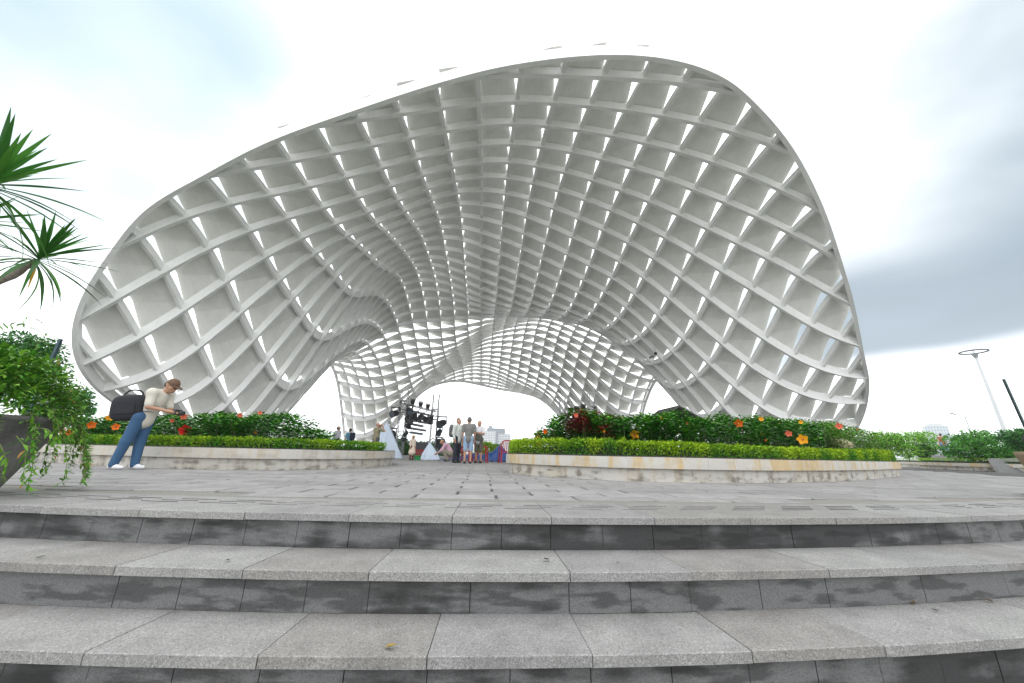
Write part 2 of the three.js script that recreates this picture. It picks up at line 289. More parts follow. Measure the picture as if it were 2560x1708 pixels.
// a piece of a ring between two radii and two angles, with a small chamfer on its upper outer edge
function arcSlab(r0, r1, a0, a1, y0, y1, ch, uoff = 0, voff = 0) {
  const mb = new MB(), n = 3, prof = [[r0, y0], [r0, y1], [r1 - ch, y1], [r1, y1 - ch], [r1, y0]];
  for (let i = 0; i < n; i++) {
    const A = lerp(a0, a1, i / n), B = lerp(a0, a1, (i + 1) / n), pt = ([r, y], a) => { const [x, z] = polar(r, a); return [x, y, z]; };
    let s = 0;
    for (let k = 0; k < prof.length; k++) { const p = prof[k], q = prof[(k + 1) % prof.length], e = Math.hypot(q[0] - p[0], q[1] - p[1]), R = (r0 + r1) / 2; mb.quad(pt(p, A), pt(p, B), pt(q, B), pt(q, A), [A * R + uoff, s + voff], [B * R + uoff, s + voff], [B * R + uoff, s + e + voff], [A * R + uoff, s + e + voff]); s += e; }
    if (i === 0) { const c = prof.map((p) => pt(p, A)); for (let k = 1; k < 4; k++) mb.tri(c[0], c[k + 1], c[k]); }
    if (i === n - 1) { const c = prof.map((p) => pt(p, B)); for (let k = 1; k < 4; k++) mb.tri(c[0], c[k], c[k + 1]); }
  }
  return mb.geo();
}
const angOf = (u, v, y) => { const g = G(u, v, y); return Math.atan2(g.x - AX, g.z - AZ); };
const AMAX = 0.27;
const steps = thing('steps', null, null); steps.userData.kind = 'structure';
{
  const rr = rng(5), RISE = 0.205, SL = 0.0293;
  // [nosing radius, riser radius behind it, inner radius of tread, top level, a joint seen in the picture]
  const F = [[RTOP, 23.25, RTOP - RINGW, 0, angOf(1129, 1292.5, 0)], [23.71, 23.67, 23.22, -RISE, angOf(1426, 1431.5, -RISE)], [24.08, 24.04, 23.64, -2 * RISE, angOf(1068, 1641, -2 * RISE)], [24.47, 24.43, 24.01, -3 * RISE, 0.004]];
  F.forEach(([rn, rf, ri, y, a0], f) => {
    const sl = SL * RTOP / rn, tr = [];
    let a = a0 - Math.ceil((AMAX + a0) / sl) * sl;
    while (a < AMAX) { const w = sl * (f === 1 && rr() < 0.3 ? 1.25 : 0.93 + 0.14 * rr()); const e = a < a0 && a + w > a0 - 0.4 * sl ? a0 : a + w; tr.push([a, e]); a = e; }
    for (const [p, q] of tr) {
      const dy = (rr() - 0.5) * 0.003;
      part(steps, 'tread_slab', arcSlab(ri, rn + (rr() - 0.5) * 0.006, p + 0.00009, q - 0.00009, y - 0.045 + dy, y + dy, 0.004, rr() * 7, rr() * 3), slabMats[Math.floor(rr() * 4)]);
      const halves = f === 1 && rr() < 0.4 ? 1 : 2;
      for (let h = 0; h < halves; h++) { // riser panels, two to a slab, standing a little back
        const A = lerp(p, q, h / halves) + 0.00008, B = lerp(p, q, (h + 1) / halves) - 0.00008, mb = new MB(), n = 2, off = (rr() - 0.5) * 0.004;
        for (let i = 0; i < n; i++) { const c = lerp(A, B, i / n), d = lerp(A, B, (i + 1) / n), pt = (an, r, yy) => { const [x, z] = polar(r, an); return [x, yy, z]; }, R = rf + off, y0 = y - RISE + 0.002, y1 = y - 0.046;
          const U = (an) => (an * rf + 20) / 6.4; mb.quad(pt(c, R, y0), pt(d, R, y0), pt(d, R, y1), pt(c, R, y1), [U(c), 0], [U(d), 0], [U(d), 1], [U(c), 1]);
          mb.quad(pt(d, R - 0.02, y0), pt(c, R - 0.02, y0), pt(c, R - 0.02, y1), pt(d, R - 0.02, y1));
          if (i === 0) mb.quad(pt(c, R - 0.02, y0), pt(c, R, y0), pt(c, R, y1), pt(c, R - 0.02, y1)); if (i === n - 1) mb.quad(pt(d, R, y0), pt(d, R - 0.02, y0), pt(d, R - 0.02, y1), pt(d, R, y1)); }
        part(steps, 'riser_panel', mb.geo(), riserMats[f % 3]);
      }
    }
  });
  // the core behind the stone, whose pale mortar shows in the joints
  const core = []; F.forEach(([rn, rf, ri, y]) => core.push(arcSlab(ri - 0.3, rf - 0.008, -AMAX, AMAX, y - RISE - 0.3, y - 0.012, 0.001)));
  part(steps, 'mortar_core', mergeGeometries(core), mortar);
}
{ // bed of the plaza under the stones, and the lower ground round it
  const sh = new THREE.Shape(), R = RTOP - RINGW - 0.004, far = 180; // shape in (x, -z)
  const pts = []; for (let i = 0; i <= 60; i++) { const [x, z] = polar(R, lerp(-AMAX, AMAX, i / 60)); pts.push([x, -z]); }
  const [xe, ze] = polar(R, AMAX), [xs, zs] = polar(R, -AMAX);
  sh.moveTo(-160, far); sh.lineTo(-160, -zs + 3); sh.lineTo(xs - 0.5, -zs); pts.forEach((p) => sh.lineTo(...p)); sh.lineTo(xe + 0.5, -ze); sh.lineTo(160, -ze + 3); sh.lineTo(160, far);
  const g = new THREE.ExtrudeGeometry(sh, { depth: 0.8, bevelEnabled: false, curveSegments: 4 }); g.rotateX(-Math.PI / 2); g.translate(0, -0.82, 0);
  const pv = top('pavement', g, jointDirt); pv.userData.kind = 'structure';
  const gr = top('ground', new THREE.CircleGeometry(4000, 96).rotateX(-Math.PI / 2).translate(0, -0.825, 0), std(rgb(0.24, 0.24, 0.22), 0.9)); gr.userData.kind = 'structure';
  // stones in courses along x, half-lapped
  const LX = 0.76, LZ = 0.345, GAP = 0.03, rr = rng(77), near = [], far2 = [];
  const gz0 = -2.9, variants = [];
  const stone = (x0, x1, z0, z1, ux, uz) => { // thin bevelled block, top at y = 0
    const mb = new MB(), c = 0.006, y = 0.0, yb = -0.02, X = [x0, x1], T = (x, z) => [x, y, z], u = (x, z) => [x + ux, z + uz];
    const q = [[x0 + c, z0 + c], [x1 - c, z0 + c], [x1 - c, z1 - c], [x0 + c, z1 - c]], o = [[x0, z0], [x1, z0], [x1, z1], [x0, z1]];
    mb.quad(T(...q[3]), T(...q[2]), T(...q[1]), T(...q[0]), u(...q[3]), u(...q[2]), u(...q[1]), u(...q[0]));
    for (let i = 0; i < 4; i++) { const k = (i + 1) % 4; mb.quad([o[i][0], y - c, o[i][1]], T(...q[i]), T(...q[k]), [o[k][0], y - c, o[k][1]], u(...o[i]), u(...q[i]), u(...q[k]), u(...o[k])); mb.quad([o[i][0], yb, o[i][1]], [o[i][0], y - c, o[i][1]], [o[k][0], y - c, o[k][1]], [o[k][0], yb, o[k][1]]); }
    return mb.geo();
  };
  for (let r = 0; r < 70; r++) {
    const zc = gz0 - r * LZ, off = (r % 2) * LX / 2 + (rr() - 0.5) * 0.06 + 0.16;
    for (let i = -24; i <= 26; i++) {
      const x0 = i * LX + off, x1 = x0 + LX - GAP, z1 = zc, z0 = zc - LZ + 0.044, xm = (x0 + x1) / 2;
      // outside the edge ring, inside the picture
      const far = Math.max(...[x0, x1].flatMap((x) => [z0, z1].map((z) => Math.hypot(x - AX, z - AZ)))); if (far > R - 0.01) continue;
      const d = -zc; if (xm < -1.75 * d - 2 || xm > 1.6 * d + 2) continue;
      const dy = (rr() - 0.5) * 0.005, m = Math.floor(rr() * paveMats.length), ux = rr() * 5, uz = rr() * 5;
      (near.length < 295 ? near : far2).push({ x0, x1, z0, z1, dy, m, ux, uz });
    }
  }
  for (const s of near) { const m = part(pv, 'paving_stone', stone(s.x0, s.x1, s.z0, s.z1, s.ux, s.uz), paveMats[s.m]); m.position.y = s.dy; }
  paveMats.forEach((mat, k) => { const gs = far2.filter((s) => s.m === k).map((s) => stone(s.x0, s.x1, s.z0, s.z1, s.ux, s.uz).translate(0, s.dy, 0)); if (gs.length) part(pv, 'paving_stones', mergeGeometries(gs), mat).userData.kind = 'stuff'; });
  // beyond: slabs too far to tell apart
  const mb = new MB(); mb.box(-70, -0.02, -160, 90, -0.004, -26.9); part(pv, 'far_paving', mb.geo(), paveMats[0]);
  // short raised dark strips for the shade in the landing grooves, in staggered threes
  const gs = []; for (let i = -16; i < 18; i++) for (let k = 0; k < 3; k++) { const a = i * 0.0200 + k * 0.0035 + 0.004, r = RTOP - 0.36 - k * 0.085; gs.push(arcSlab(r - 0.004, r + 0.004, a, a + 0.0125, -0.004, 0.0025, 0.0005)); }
  part(steps, 'groove_shade_strips', mergeGeometries(gs), std(rgb(0.05, 0.05, 0.05), 0.8)).userData.kind = 'stuff';
}

// ------------------------------------------------------------------ planters with stone walls
// stained pale stone: warm body, yellow streaks running down, grey grime
function wallTex(seed, yellow, grime) {
  return tex(2048, 128, (i, j) => {
    const s = fbm(i / 26, j / 260, seed, 4, 78.77, 1), b = fbm(i / 180, j / 90, seed + 5, 4, 11.4, 2), g = vnoise(i / 2, j / 2.4, seed + 8, 1024, 53), w = fbm(i / 300, 0.3, seed + 11, 3, 6.83, 4), gr = fbm(i / 50, j / 40, seed + 21, 4, 41, 3.2);
    const y = clamp(yellow * smooth(0.36, 0.62, 0.55 * w + 0.45 * s) * (0.5 + 0.7 * s), 0, 1), d = clamp(grime * (0.75 * smooth(0.42, 0.75, 0.45 * gr + 0.55 * s) + 0.45 * smooth(0.5, 0.8, gr * (0.75 + 0.5 * (1 - j / 128)))), 0, 1);
    let v = (0.86 + 0.22 * b) * (0.9 + 0.2 * g); let c = [lerp(0.47, 0.49, y), lerp(0.455, 0.37, y), lerp(0.415, 0.20, y)];
    return [0, 1, 2].map((m) => v * lerp(c[m], [0.20, 0.18, 0.155][m], d));
  });
}
const stoneSets = { left: [std(rgb(1, 1, 1), 0.7, 0, { map: wallTex(301, 0.35, 0.3) }), std(rgb(1, 1, 1), 0.8, 0, { map: wallTex(331, 0.2, 0.85) })], right: [std(rgb(1, 1, 1), 0.7, 0, { map: wallTex(401, 1.25, 0.15) }), std(rgb(1, 1, 1), 0.8, 0, { map: wallTex(431, 0.3, 0.9) })] };
const soilMat = std(rgb(0.035, 0.028, 0.02), 1), trimMat = std(rgb(0.03, 0.03, 0.03), 0.7);
function outline(pts, n = 240) { return new THREE.CatmullRomCurve3(pts.map(([x, z]) => V3(x, 0, -z)), true, 'centripetal').getSpacedPoints(n).slice(0, -1).map((p) => [p.x, p.z]); }
function inset(o, d) { const n = o.length; let ar = 0; o.forEach(([x, z], i) => { const [a, b] = o[(i + 1) % n]; ar += x * b - a * z; }); const s = Math.sign(ar); return o.map((p, i) => { const [a, b] = o[(i + n - 1) % n], [c, e] = o[(i + 1) % n], L = Math.hypot(c - a, e - b); return [p[0] - s * (e - b) / L * d, p[1] + s * (c - a) / L * d]; }); }
function inPoly(o, x, z) { let c = false; for (let i = 0, j = o.length - 1; i < o.length; j = i++) { const [a, b] = o[i], [d, e] = o[j]; if ((b > z) !== (e > z) && x < (d - a) * (z - b) / (e - b) + a) c = !c; } return c; }
const WH = 0.385;   // height of the planter walls
function wallBand(t, name, out, inn, y0, y1, mat, panelLen, jit) { // stone facing in lengths with fine joints
  const n = out.length; let s = 0, i = 0; const rr = rng(name.length * 7 + n);
  while (i < n) {
    let L = 0, k = i; while (k < n && L < panelLen) { const a = out[k], b = out[(k + 1) % n]; L += Math.hypot(b[0] - a[0], b[1] - a[1]); k++; }
    const mb = new MB(), dy = (rr() - 0.5) * jit, cut = (o, q, e) => { const a = o[q % n], b = o[(q + 1) % n], c = o[(q + n - 1) % n]; return e > 0 ? [lerp(a[0], b[0], e), lerp(a[1], b[1], e)] : e < 0 ? [lerp(a[0], c[0], -e), lerp(a[1], c[1], -e)] : a; };
    let u = s;
    for (let q = i; q < k; q++) {
      const e0 = q === i ? 0.012 : 0, e1 = q + 1 === k ? -0.012 : 0;
      const a = cut(out, q, e0), b = cut(out, q + 1, e1), c = cut(inn, q + 1, e1), d = cut(inn, q, e0), l = Math.hypot(b[0] - a[0], b[1] - a[1]), v = (p, y) => [p[0], y, p[1]], U = (x, y) => [x / 6.4, y];
      mb.quad(v(a, y0), v(b, y0), v(b, y1 + dy), v(a, y1 + dy), U(u, 0), U(u + l, 0), U(u + l, 1), U(u, 1));
      mb.quad(v(a, y1 + dy), v(b, y1 + dy), v(c, y1 + dy), v(d, y1 + dy), U(u, 1), U(u + l, 1), U(u + l, 1.2), U(u, 1.2));
      mb.quad(v(d, y0), v(c, y0), v(b, y0), v(a, y0), U(u, 0), U(u + l, 0), U(u + l, 0.2), U(u, 0.2));
      mb.quad(v(c, y0), v(d, y0), v(d, y1 + dy), v(c, y1 + dy));
      if (q === i) mb.quad(v(d, y0), v(a, y0), v(a, y1 + dy), v(d, y1 + dy)); if (q + 1 === k) mb.quad(v(b, y0), v(c, y0), v(c, y1 + dy), v(b, y1 + dy));
      u += l;
    }
    part(t, name, mb.geo(), mat); s = u; i = k;
  }
}
function planter(pts, label, set, n) {
  const o = outline(pts, n), t = thing('planter', label, 'planter');
  wallBand(t, 'rim_stone', o, inset(o, 0.28), 0.205, WH, set[0], 1.25, 0.004);
  const b0 = inset(o, 0.06); wallBand(t, 'wall_stone', b0, inset(o, 0.3), 0, 0.2, set[1], 1.6, 0);
  const tr0 = inset(o, 0.015), tr1 = inset(o, 0.05), mb = new MB(), N = o.length; // black edging strip on the rim
  for (let i = 0; i < N; i++) { const k = (i + 1) % N, v = (p, y) => [p[0], y, p[1]]; mb.quad(v(tr0[i], WH), v(tr0[k], WH), v(tr0[k], WH + 0.018), v(tr0[i], WH + 0.018)); mb.quad(v(tr0[i], WH + 0.018), v(tr0[k], WH + 0.018), v(tr1[k], WH + 0.018), v(tr1[i], WH + 0.018)); mb.quad(v(tr1[k], WH), v(tr1[i], WH), v(tr1[i], WH + 0.018), v(tr1[k], WH + 0.018)); }
  part(t, 'edging', mb.geo(), trimMat);
  const si = inset(o, 0.25), sh = new THREE.Shape(si.map(([x, z]) => new THREE.Vector2(x, -z))); part(t, 'soil', new THREE.ExtrudeGeometry(sh, { depth: 0.34, bevelEnabled: false }).rotateX(-Math.PI / 2).translate(0, 0.02, 0), soilMat);
  return { t, o };
}
const LP = planter([[-11.6, 10.9], [-8.4, 8.5], [-6.6, 7.75], [-5, 7.4], [-3.8, 7.65], [-3.0, 8.5], [-2.55, 10.1], [-2.7, 12], [-3.8, 13.5], [-6, 14], [-9.5, 14], [-12.4, 12.8]], 'curved pale stone planter behind the man with the black bag', stoneSets.left, 260);
const RP = planter([[0.59, 7.9], [1.15, 7.0], [1.72, 6.5], [2.24, 6.15], [3.0, 6.02], [3.9, 6.0], [4.9, 6.18], [7.0, 7.0], [9.5, 8.4], [12.4, 10.4], [13, 11.6], [12.2, 12.6], [9, 12.3], [5, 11.3], [2, 10.5], [0.75, 9.3]], 'large curved planter with yellow-stained stone rim, right of the walkway', stoneSets.right, 320);

// ------------------------------------------------------------------ leaves
function leafGeo(L, w, fold, curl, seg = 3) { // pointed leaf along +z from the origin, folded along the midrib and curling down
  const pos = [], uv = [], idx = [];
  for (let i = 0; i <= seg; i++) { const t = i / seg, z = L * t, hw = w * Math.sin(Math.PI * Math.pow(t, 0.75)) * 0.5 + (i === seg ? 0 : 0.0008), y = -curl * t * t; pos.push(-hw, y + fold * hw, z, 0, y, z, hw, y + fold * hw, z); uv.push(0, t, 0.5, t, 1, t); }
  for (let i = 0; i < seg; i++) for (let k = 0; k < 2; k++) { const a = i * 3 + k; idx.push(a, a + 3, a + 1, a + 1, a + 3, a + 4); }
  const g = new THREE.BufferGeometry(); g.setAttribute('position', new THREE.Float32BufferAttribute(pos, 3)); g.setAttribute('uv', new THREE.Float32BufferAttribute(uv, 2)); g.setIndex(idx); g.computeVertexNormals(); return g;
}
const leafMat = (c, rough = 0.45, tr = 0.25) => new THREE.MeshPhysicalMaterial({ color: c, roughness: rough, side: THREE.DoubleSide, transmission: tr, thickness: 0, specularIntensity: 0.35 });
const whiteLeaf = leafMat(rgb(1, 1, 1), 0.5, 0.22), glossLeaf = leafMat(rgb(1, 1, 1), 0.46, 0.2);
// list of {p, dir, up, s, c} drawn as one instanced foliage part
function foliage(parent, name, geo, mat, list) {
  const m = new THREE.InstancedMesh(geo, mat, list.length), q = new THREE.Matrix4(), x = V3(), y = V3(), z = V3();
  list.forEach((l, i) => { z.copy(l.d).normalize(); x.crossVectors(l.up || V3(0, 1, 0), z); if (x.lengthSq() < 1e-6) x.set(1, 0, 0); x.normalize(); y.crossVectors(z, x); q.makeBasis(x.clone().multiplyScalar(l.s), y.clone().multiplyScalar(l.s), z.clone().multiplyScalar(l.s)).setPosition(l.p); m.setMatrixAt(i, q); m.setColorAt(i, l.c); });
  m.name = numbered(name); m.castShadow = m.receiveShadow = true; m.userData.kind = 'stuff'; parent.add(m); return m;
}
const rnd3 = (r) => V3(r() - 0.5, r() - 0.5, r() - 0.5);
// clipped hedge: small leaves through a band behind the rim
function hedgeBand(label, line, width, y0, hFn, n, seed, lime) {
  const t = thing('hedge', label, 'hedge', 0, 0, 0), r = rng(seed), list = [], N = line.length;
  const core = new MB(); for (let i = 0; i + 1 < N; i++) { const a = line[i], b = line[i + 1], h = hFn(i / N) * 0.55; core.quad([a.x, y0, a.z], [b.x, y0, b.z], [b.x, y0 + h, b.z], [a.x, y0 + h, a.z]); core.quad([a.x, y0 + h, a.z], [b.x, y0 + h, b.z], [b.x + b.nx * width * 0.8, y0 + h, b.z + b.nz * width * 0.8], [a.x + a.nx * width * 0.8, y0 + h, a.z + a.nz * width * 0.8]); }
  part(t, 'dark_core', core.geo(), std(rgb(0.02, 0.028, 0.012), 1));  // near-black core sheets: the shade inside the hedge, put in as colour
  for (let i = 0; i < n; i++) {
    const f = r() * (N - 1), k = Math.floor(f), a = line[k], b = line[k + 1], ft = f - k, h = hFn(f / N) * (1 + 0.16 * (vnoise(f * 0.7, 3, seed) - 0.5) + 0.12 * (vnoise(f * 2.3, 9, seed) - 0.5)), q = Math.pow(r(), 0.8), top = r();
    const w = top < 0.42 ? r() * width : (r() < 0.9 ? -0.06 + 0.10 * r() : width * r()), yy = top < 0.42 ? h * (0.86 + 0.2 * Math.pow(r(), 2)) : h * q;
    const p = V3(lerp(a.x, b.x, ft) + a.nx * w, y0 + yy, lerp(a.z, b.z, ft) + a.nz * w), d = V3(-a.nx, 0.9, -a.nz).add(rnd3(r).multiplyScalar(2.2));
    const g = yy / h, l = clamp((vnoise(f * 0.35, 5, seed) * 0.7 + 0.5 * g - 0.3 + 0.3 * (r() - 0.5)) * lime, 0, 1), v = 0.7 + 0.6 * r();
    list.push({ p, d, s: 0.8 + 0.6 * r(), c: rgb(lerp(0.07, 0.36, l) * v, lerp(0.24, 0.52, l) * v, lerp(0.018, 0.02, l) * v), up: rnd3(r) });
  }
  foliage(t, 'foliage', leafGeo(0.042, 0.020, 0.3, 0.006, 2), whiteLeaf, list); return t;
}
function bandOf(o, i0, i1, d) { const n = o.length, a = inset(o, d), b = inset(o, d + 0.1), out = []; for (let i = i0; i <= i1; i++) { const k = ((i % n) + n) % n, L = Math.hypot(b[k][0] - a[k][0], b[k][1] - a[k][1]); out.push({ x: a[k][0], z: a[k][1], nx: (b[k][0] - a[k][0]) / L, nz: (b[k][1] - a[k][1]) / L }); } return out; }
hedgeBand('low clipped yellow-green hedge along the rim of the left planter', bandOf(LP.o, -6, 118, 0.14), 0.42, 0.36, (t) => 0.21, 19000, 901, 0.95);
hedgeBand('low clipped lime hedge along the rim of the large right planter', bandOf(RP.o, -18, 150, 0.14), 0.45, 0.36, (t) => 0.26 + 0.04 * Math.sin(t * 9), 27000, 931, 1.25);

// ------------------------------------------------------------------ hibiscus: leafy stems that follow a skyline
const petalGeo = leafGeo(0.075, 0.068, -0.25, 0.012, 4);
const petalMats = { orange: leafMat(rgb(0.75, 0.17, 0.015), 0.55, 0.3), yellow: leafMat(rgb(0.85, 0.40, 0.015), 0.55, 0.3), red: leafMat(rgb(0.62, 0.012, 0.008), 0.5, 0.25), coral: leafMat(rgb(0.72, 0.16, 0.09), 0.55, 0.3) };
const eyeMat = std(rgb(0.25, 0.01, 0.01), 0.6), stamenMat = std(rgb(0.8, 0.5, 0.08), 0.6), barkGreen = std(rgb(0.10, 0.10, 0.045), 0.85);
function flower(parent, p, facing, s, col, wilt = 0) {
  const g = new THREE.Group(); g.name = numbered('flower'); g.position.copy(p); g.quaternion.setFromUnitVectors(V3(0, 0, 1), facing.clone().normalize()); g.scale.setScalar(s); parent.add(g);
  for (let i = 0; i < 5; i++) { const m = part(g, 'petal', petalGeo, petalMats[col]); m.rotation.order = 'ZYX'; m.rotation.z = i / 5 * 2 * Math.PI + 0.2; m.rotation.x = -Math.PI / 2 + 0.28 + wilt; m.position.z = 0.004; }
  part(g, 'throat', new THREE.SphereGeometry(0.013, 8, 6), eyeMat).position.z = 0.008; const st = part(g, 'stamen', new THREE.CylinderGeometry(0.003, 0.005, 0.06, 6), stamenMat); st.rotation.x = Math.PI / 2; st.position.z = 0.035;
}
function sky(list, u) { for (let i = 0; i + 1 < list.length; i++) if (u <= list[i + 1][0]) return lerp(list[i][1], list[i + 1][1], clamp((u - list[i][0]) / (list[i + 1][0] - list[i][0]), 0, 1)); return list[list.length - 1][1]; }
const camInv = camera.matrixWorldInverse;
function pix(p) { const q = p.clone().applyMatrix4(camInv); return [1280 + 903 * q.x / -q.z, 854 - 903 * q.y / -q.z]; }
// stems stand in the planter between pixel columns u0..u1, tips under the skyline
function bush(label, poly, u0, u1, skyl, stems, seed, opt = {}) {
  const t = thing('hibiscus_bush', label, 'shrub', 0, 0, 0), r = rng(seed), leaves = [], wood = new MB(), inn = inset(poly, opt.in ?? 0.62), reds = [];
  const zs = inn.map((p) => p[1]), z0 = Math.min(...zs), z1 = Math.max(...zs); let made = 0, tries = 0;
  while (made < stems && tries++ < stems * 30) {
    const u = lerp(u0, u1, r()), d = lerp(-z1, -z0 * (opt.deep ?? 1), Math.pow(r(), opt.bias ?? 1.7)), base = P(u, 1130, d); base.y = 0.36;
    if (!inPoly(inn, base.x, base.z)) continue; made++;
    const tipV = sky(skyl, u), tip = P(u + (r() - 0.5) * 30, tipV, d + (r() - 0.5) * 0.3), H = (tip.y - 0.36) * (r() < 0.3 ? 0.94 + 0.06 * r() : 0.5 + 0.45 * r()); if (H < 0.12) continue;
    const bx = base.x + (r() - 0.5) * 0.2, bz = base.z + (r() - 0.5) * 0.2, path = (s) => V3(lerp(bx, tip.x, s), 0.36 + H * s, lerp(bz, tip.z, s) + 0.04 * Math.sin(s * 3));
    wood.bar(path(0), path(0.5), 0.007, 0.005, 3); wood.bar(path(0.5), path(1), 0.005, 0.002, 3);
    const nl = Math.round((opt.den ?? 46) * (0.4 + H)); const ph = r() * 6, redTop = opt.red && opt.red(u, tipV, r);
    for (let k = 0; k < nl; k++) {
      const s = Math.pow((k + 0.5) / nl, 0.72), c = path(Math.min(s, 1)), az = ph + k * 2.4, out = 0.035 + 0.11 * (1 - s) + 0.05 * r(), a = V3(Math.cos(az), lerp(-0.25, 0.75, s) + 0.4 * (r() - 0.5), Math.sin(az));
      c.x += Math.cos(az) * out; c.z += Math.sin(az) * out; c.y += 0.03 * (r() - 0.5);
      const big = s > 0.93 ? 0.62 : 0.8 + 0.45 * r(), v = 0.65 + 0.7 * r(), yng = s > 0.9 ? 0.55 : (r() < 0.12 ? 0.6 : 0), lt = opt.light ?? 0;
      const col = r() < 0.006 ? rgb(0.45, 0.34, 0.03) : redTop && s > 0.55 ? rgb(0.16 * v, 0.012, 0.012) : rgb(lerp(lerp(0.035, 0.12, lt), 0.13, yng) * v, lerp(lerp(0.19, 0.32, lt), 0.34, yng) * v, lerp(0.012, 0.018, yng) * v);
      leaves.push({ p: c, d: a, s: big * (opt.leaf ?? 1), c: col, up: V3(0.3 * (r() - 0.5), 1, 0.3 * (r() - 0.5)) });
    }
  }
  part(t, 'stems', wood.geo(), barkGreen); foliage(t, 'foliage', leafGeo(0.105, opt.slim ? 0.034 : 0.08, 0.2, 0.024, 3), glossLeaf, leaves);
  for (const [u, v, s, col, w] of opt.flowers || []) { // a flower faces roughly towards the walk
    let d = (opt.fd ?? (-z1 + 0.12)); const p = P(u, v, d); const f = V3(-p.x, 0.4 - p.y + 0.3, -p.z).normalize().add(rnd3(r).multiplyScalar(0.5)); flower(t, p, f, s, col, w || 0);
    const q = P(u, v + 60, d + 0.15); q.y = Math.max(q.y, 0.37); }
  return t;
}
const SKL = [[100, 1060], [200, 1042], [290, 1040], [380, 1046], [430, 1026], [470, 1036], [560, 1028], [600, 1044], [640, 1030], [700, 1030], [745, 1036], [780, 1050], [805, 1066], [825, 1092]];
const SKR = [[1310, 1100], [1345, 1080], [1370, 1058], [1400, 1036], [1440, 1018], [1480, 1026], [1520, 1034], [1545, 1046], [1560, 1040], [1600, 1030], [1640, 1034], [1690, 1022], [1715, 1022], [1730, 1044], [1770, 1040], [1800, 1028], [1840, 1044], [1880, 1036], [1920, 1042], [1960, 1046], [2000, 1044], [2030, 1052], [2090, 1052], [2130, 1066], [2180, 1074], [2230, 1082], [2290, 1086], [2330, 1110]];
bush('hibiscus with orange flowers in the left planter, left of the bag carrier', LP.o, 110, 330, SKL, 70, 11, { flowers: [[155, 1078, 0.9, 'orange'], [170, 1082, 1.1, 'orange'], [228, 1062, 1.2, 'orange'], [290, 1068, 1.1, 'orange'], [285, 1042, 1.2, 'yellow'], [272, 1044, 0.9, 'yellow']] });
bush('hibiscus with one big red flower, right beside the man with the camera', LP.o, 370, 560, SKL, 80, 12, { flowers: [[462, 1077, 1.7, 'red'], [458, 1042, 1.0, 'coral'], [430, 1052, 0.6, 'coral']] });
bush('dark leafy hibiscus ending the left planter near the stage truss', LP.o, 545, 830, SKL, 130, 13, { flowers: [[600, 1038, 0.8, 'coral'], [650, 1033, 0.7, 'coral'], [588, 1076, 0.6, 'yellow'], [638, 1082, 0.9, 'yellow', 0.8]] });
bush('rounded hibiscus topped with dark red leaves at the walkway end of the right planter', RP.o, 1325, 1560, SKR, 150, 14, { flowers: [[1363, 1080, 0.95, 'orange', 0.5], [1510, 1080, 0.8, 'yellow', 0.8], [1440, 1038, 0.7, 'coral']], red: (u, v, r) => u > 1420 && u < 1540 && r() < 0.35 });
bush('tall hibiscus with one yellow-orange flower, in front of the kiosk roof', RP.o, 1555, 1760, SKR, 120, 15, { flowers: [[1587, 1087, 1.35, 'yellow'], [1655, 1047, 0.5, 'yellow'], [1718, 1058, 0.45, 'coral']] });
bush('long hibiscus with an orange, a coral and a yellow flower below the right canopy leg', RP.o, 1750, 2070, SKR, 170, 16, { flowers: [[1847, 1057, 1.3, 'orange'], [1903, 1048, 0.7, 'yellow'], [1972, 1084, 0.95, 'coral'], [2007, 1099, 1.5, 'yellow'], [1914, 1100, 0.6, 'orange', 0.7], [2002, 1056, 0.6, 'yellow'], [2097, 1066, 1.0, 'coral']] });
bush('pale green narrow-leaved shrub at the far right end of the right planter', RP.o, 2060, 2330, SKR, 190, 17, { light: 0.8, slim: true, den: 46, leaf: 0.85, flowers: [[2145, 1074, 0.6, 'coral']], fd: 9.6, bias: 0.9, in: 0.3 });
{ const p = P(2100, 1113, 8.6), g = new THREE.IcosahedronGeometry(0.26, 2), q = g.attributes.position; for (let i = 0; i < q.count; i++) { const a = V3().fromBufferAttribute(q, i), n = 0.75 + 0.5 * vnoise(a.x * 9 + 5, a.y * 9 + a.z * 7, 3); q.setXYZ(i, a.x * n, a.y * n * 0.62, a.z * n * 0.7); } g.computeVertexNormals();
  const m = top('boulder', g, std(rgb(0.42, 0.34, 0.24), 0.9), 'small tan boulder lying among the leaves of the right planter', 'rock'); m.position.copy(p); }

// ------------------------------------------------------------------ left foreground: stone pot, vine, dragon tree
const potC = V3(-4.22, 0, -3.35);
{
  const t = thing('flower_pot', 'tapered dark grey stone pot at the left edge, overgrown by a trailing vine', 'pot', potC.x, 0, potC.z);
  const prof = [[0.0, 0], [0.30, 0], [0.31, 0.02], [0.47, 0.40], [0.55, 0.56], [0.575, 0.57], [0.58, 0.60], [0.565, 0.61], [0.52, 0.61], [0.50, 0.55], [0.0, 0.54]].map(([x, y]) => new THREE.Vector2(x, y));
  const pt = tex(512, 256, (i, j) => { const v = (0.105 + 0.08 * fbm(i / 60, j / 60, 55, 5, 8.53, 4.27)) * (0.8 + 0.4 * vnoise(i / 2, j / 2, 3)) * lerp(0.6, 1, smooth(0.35, 0.6, fbm(i / 40, j / 120, 66, 3, 12.8, 2.1))); return [v, v * 0.97, v * 0.93]; });
  part(t, 'body', new THREE.LatheGeometry(prof, 40), std(rgb(1, 1, 1), 0.8, 0, { map: pt })); part(t, 'soil', new THREE.CylinderGeometry(0.5, 0.5, 0.03, 32).translate(0, 0.56, 0), soilMat);
}
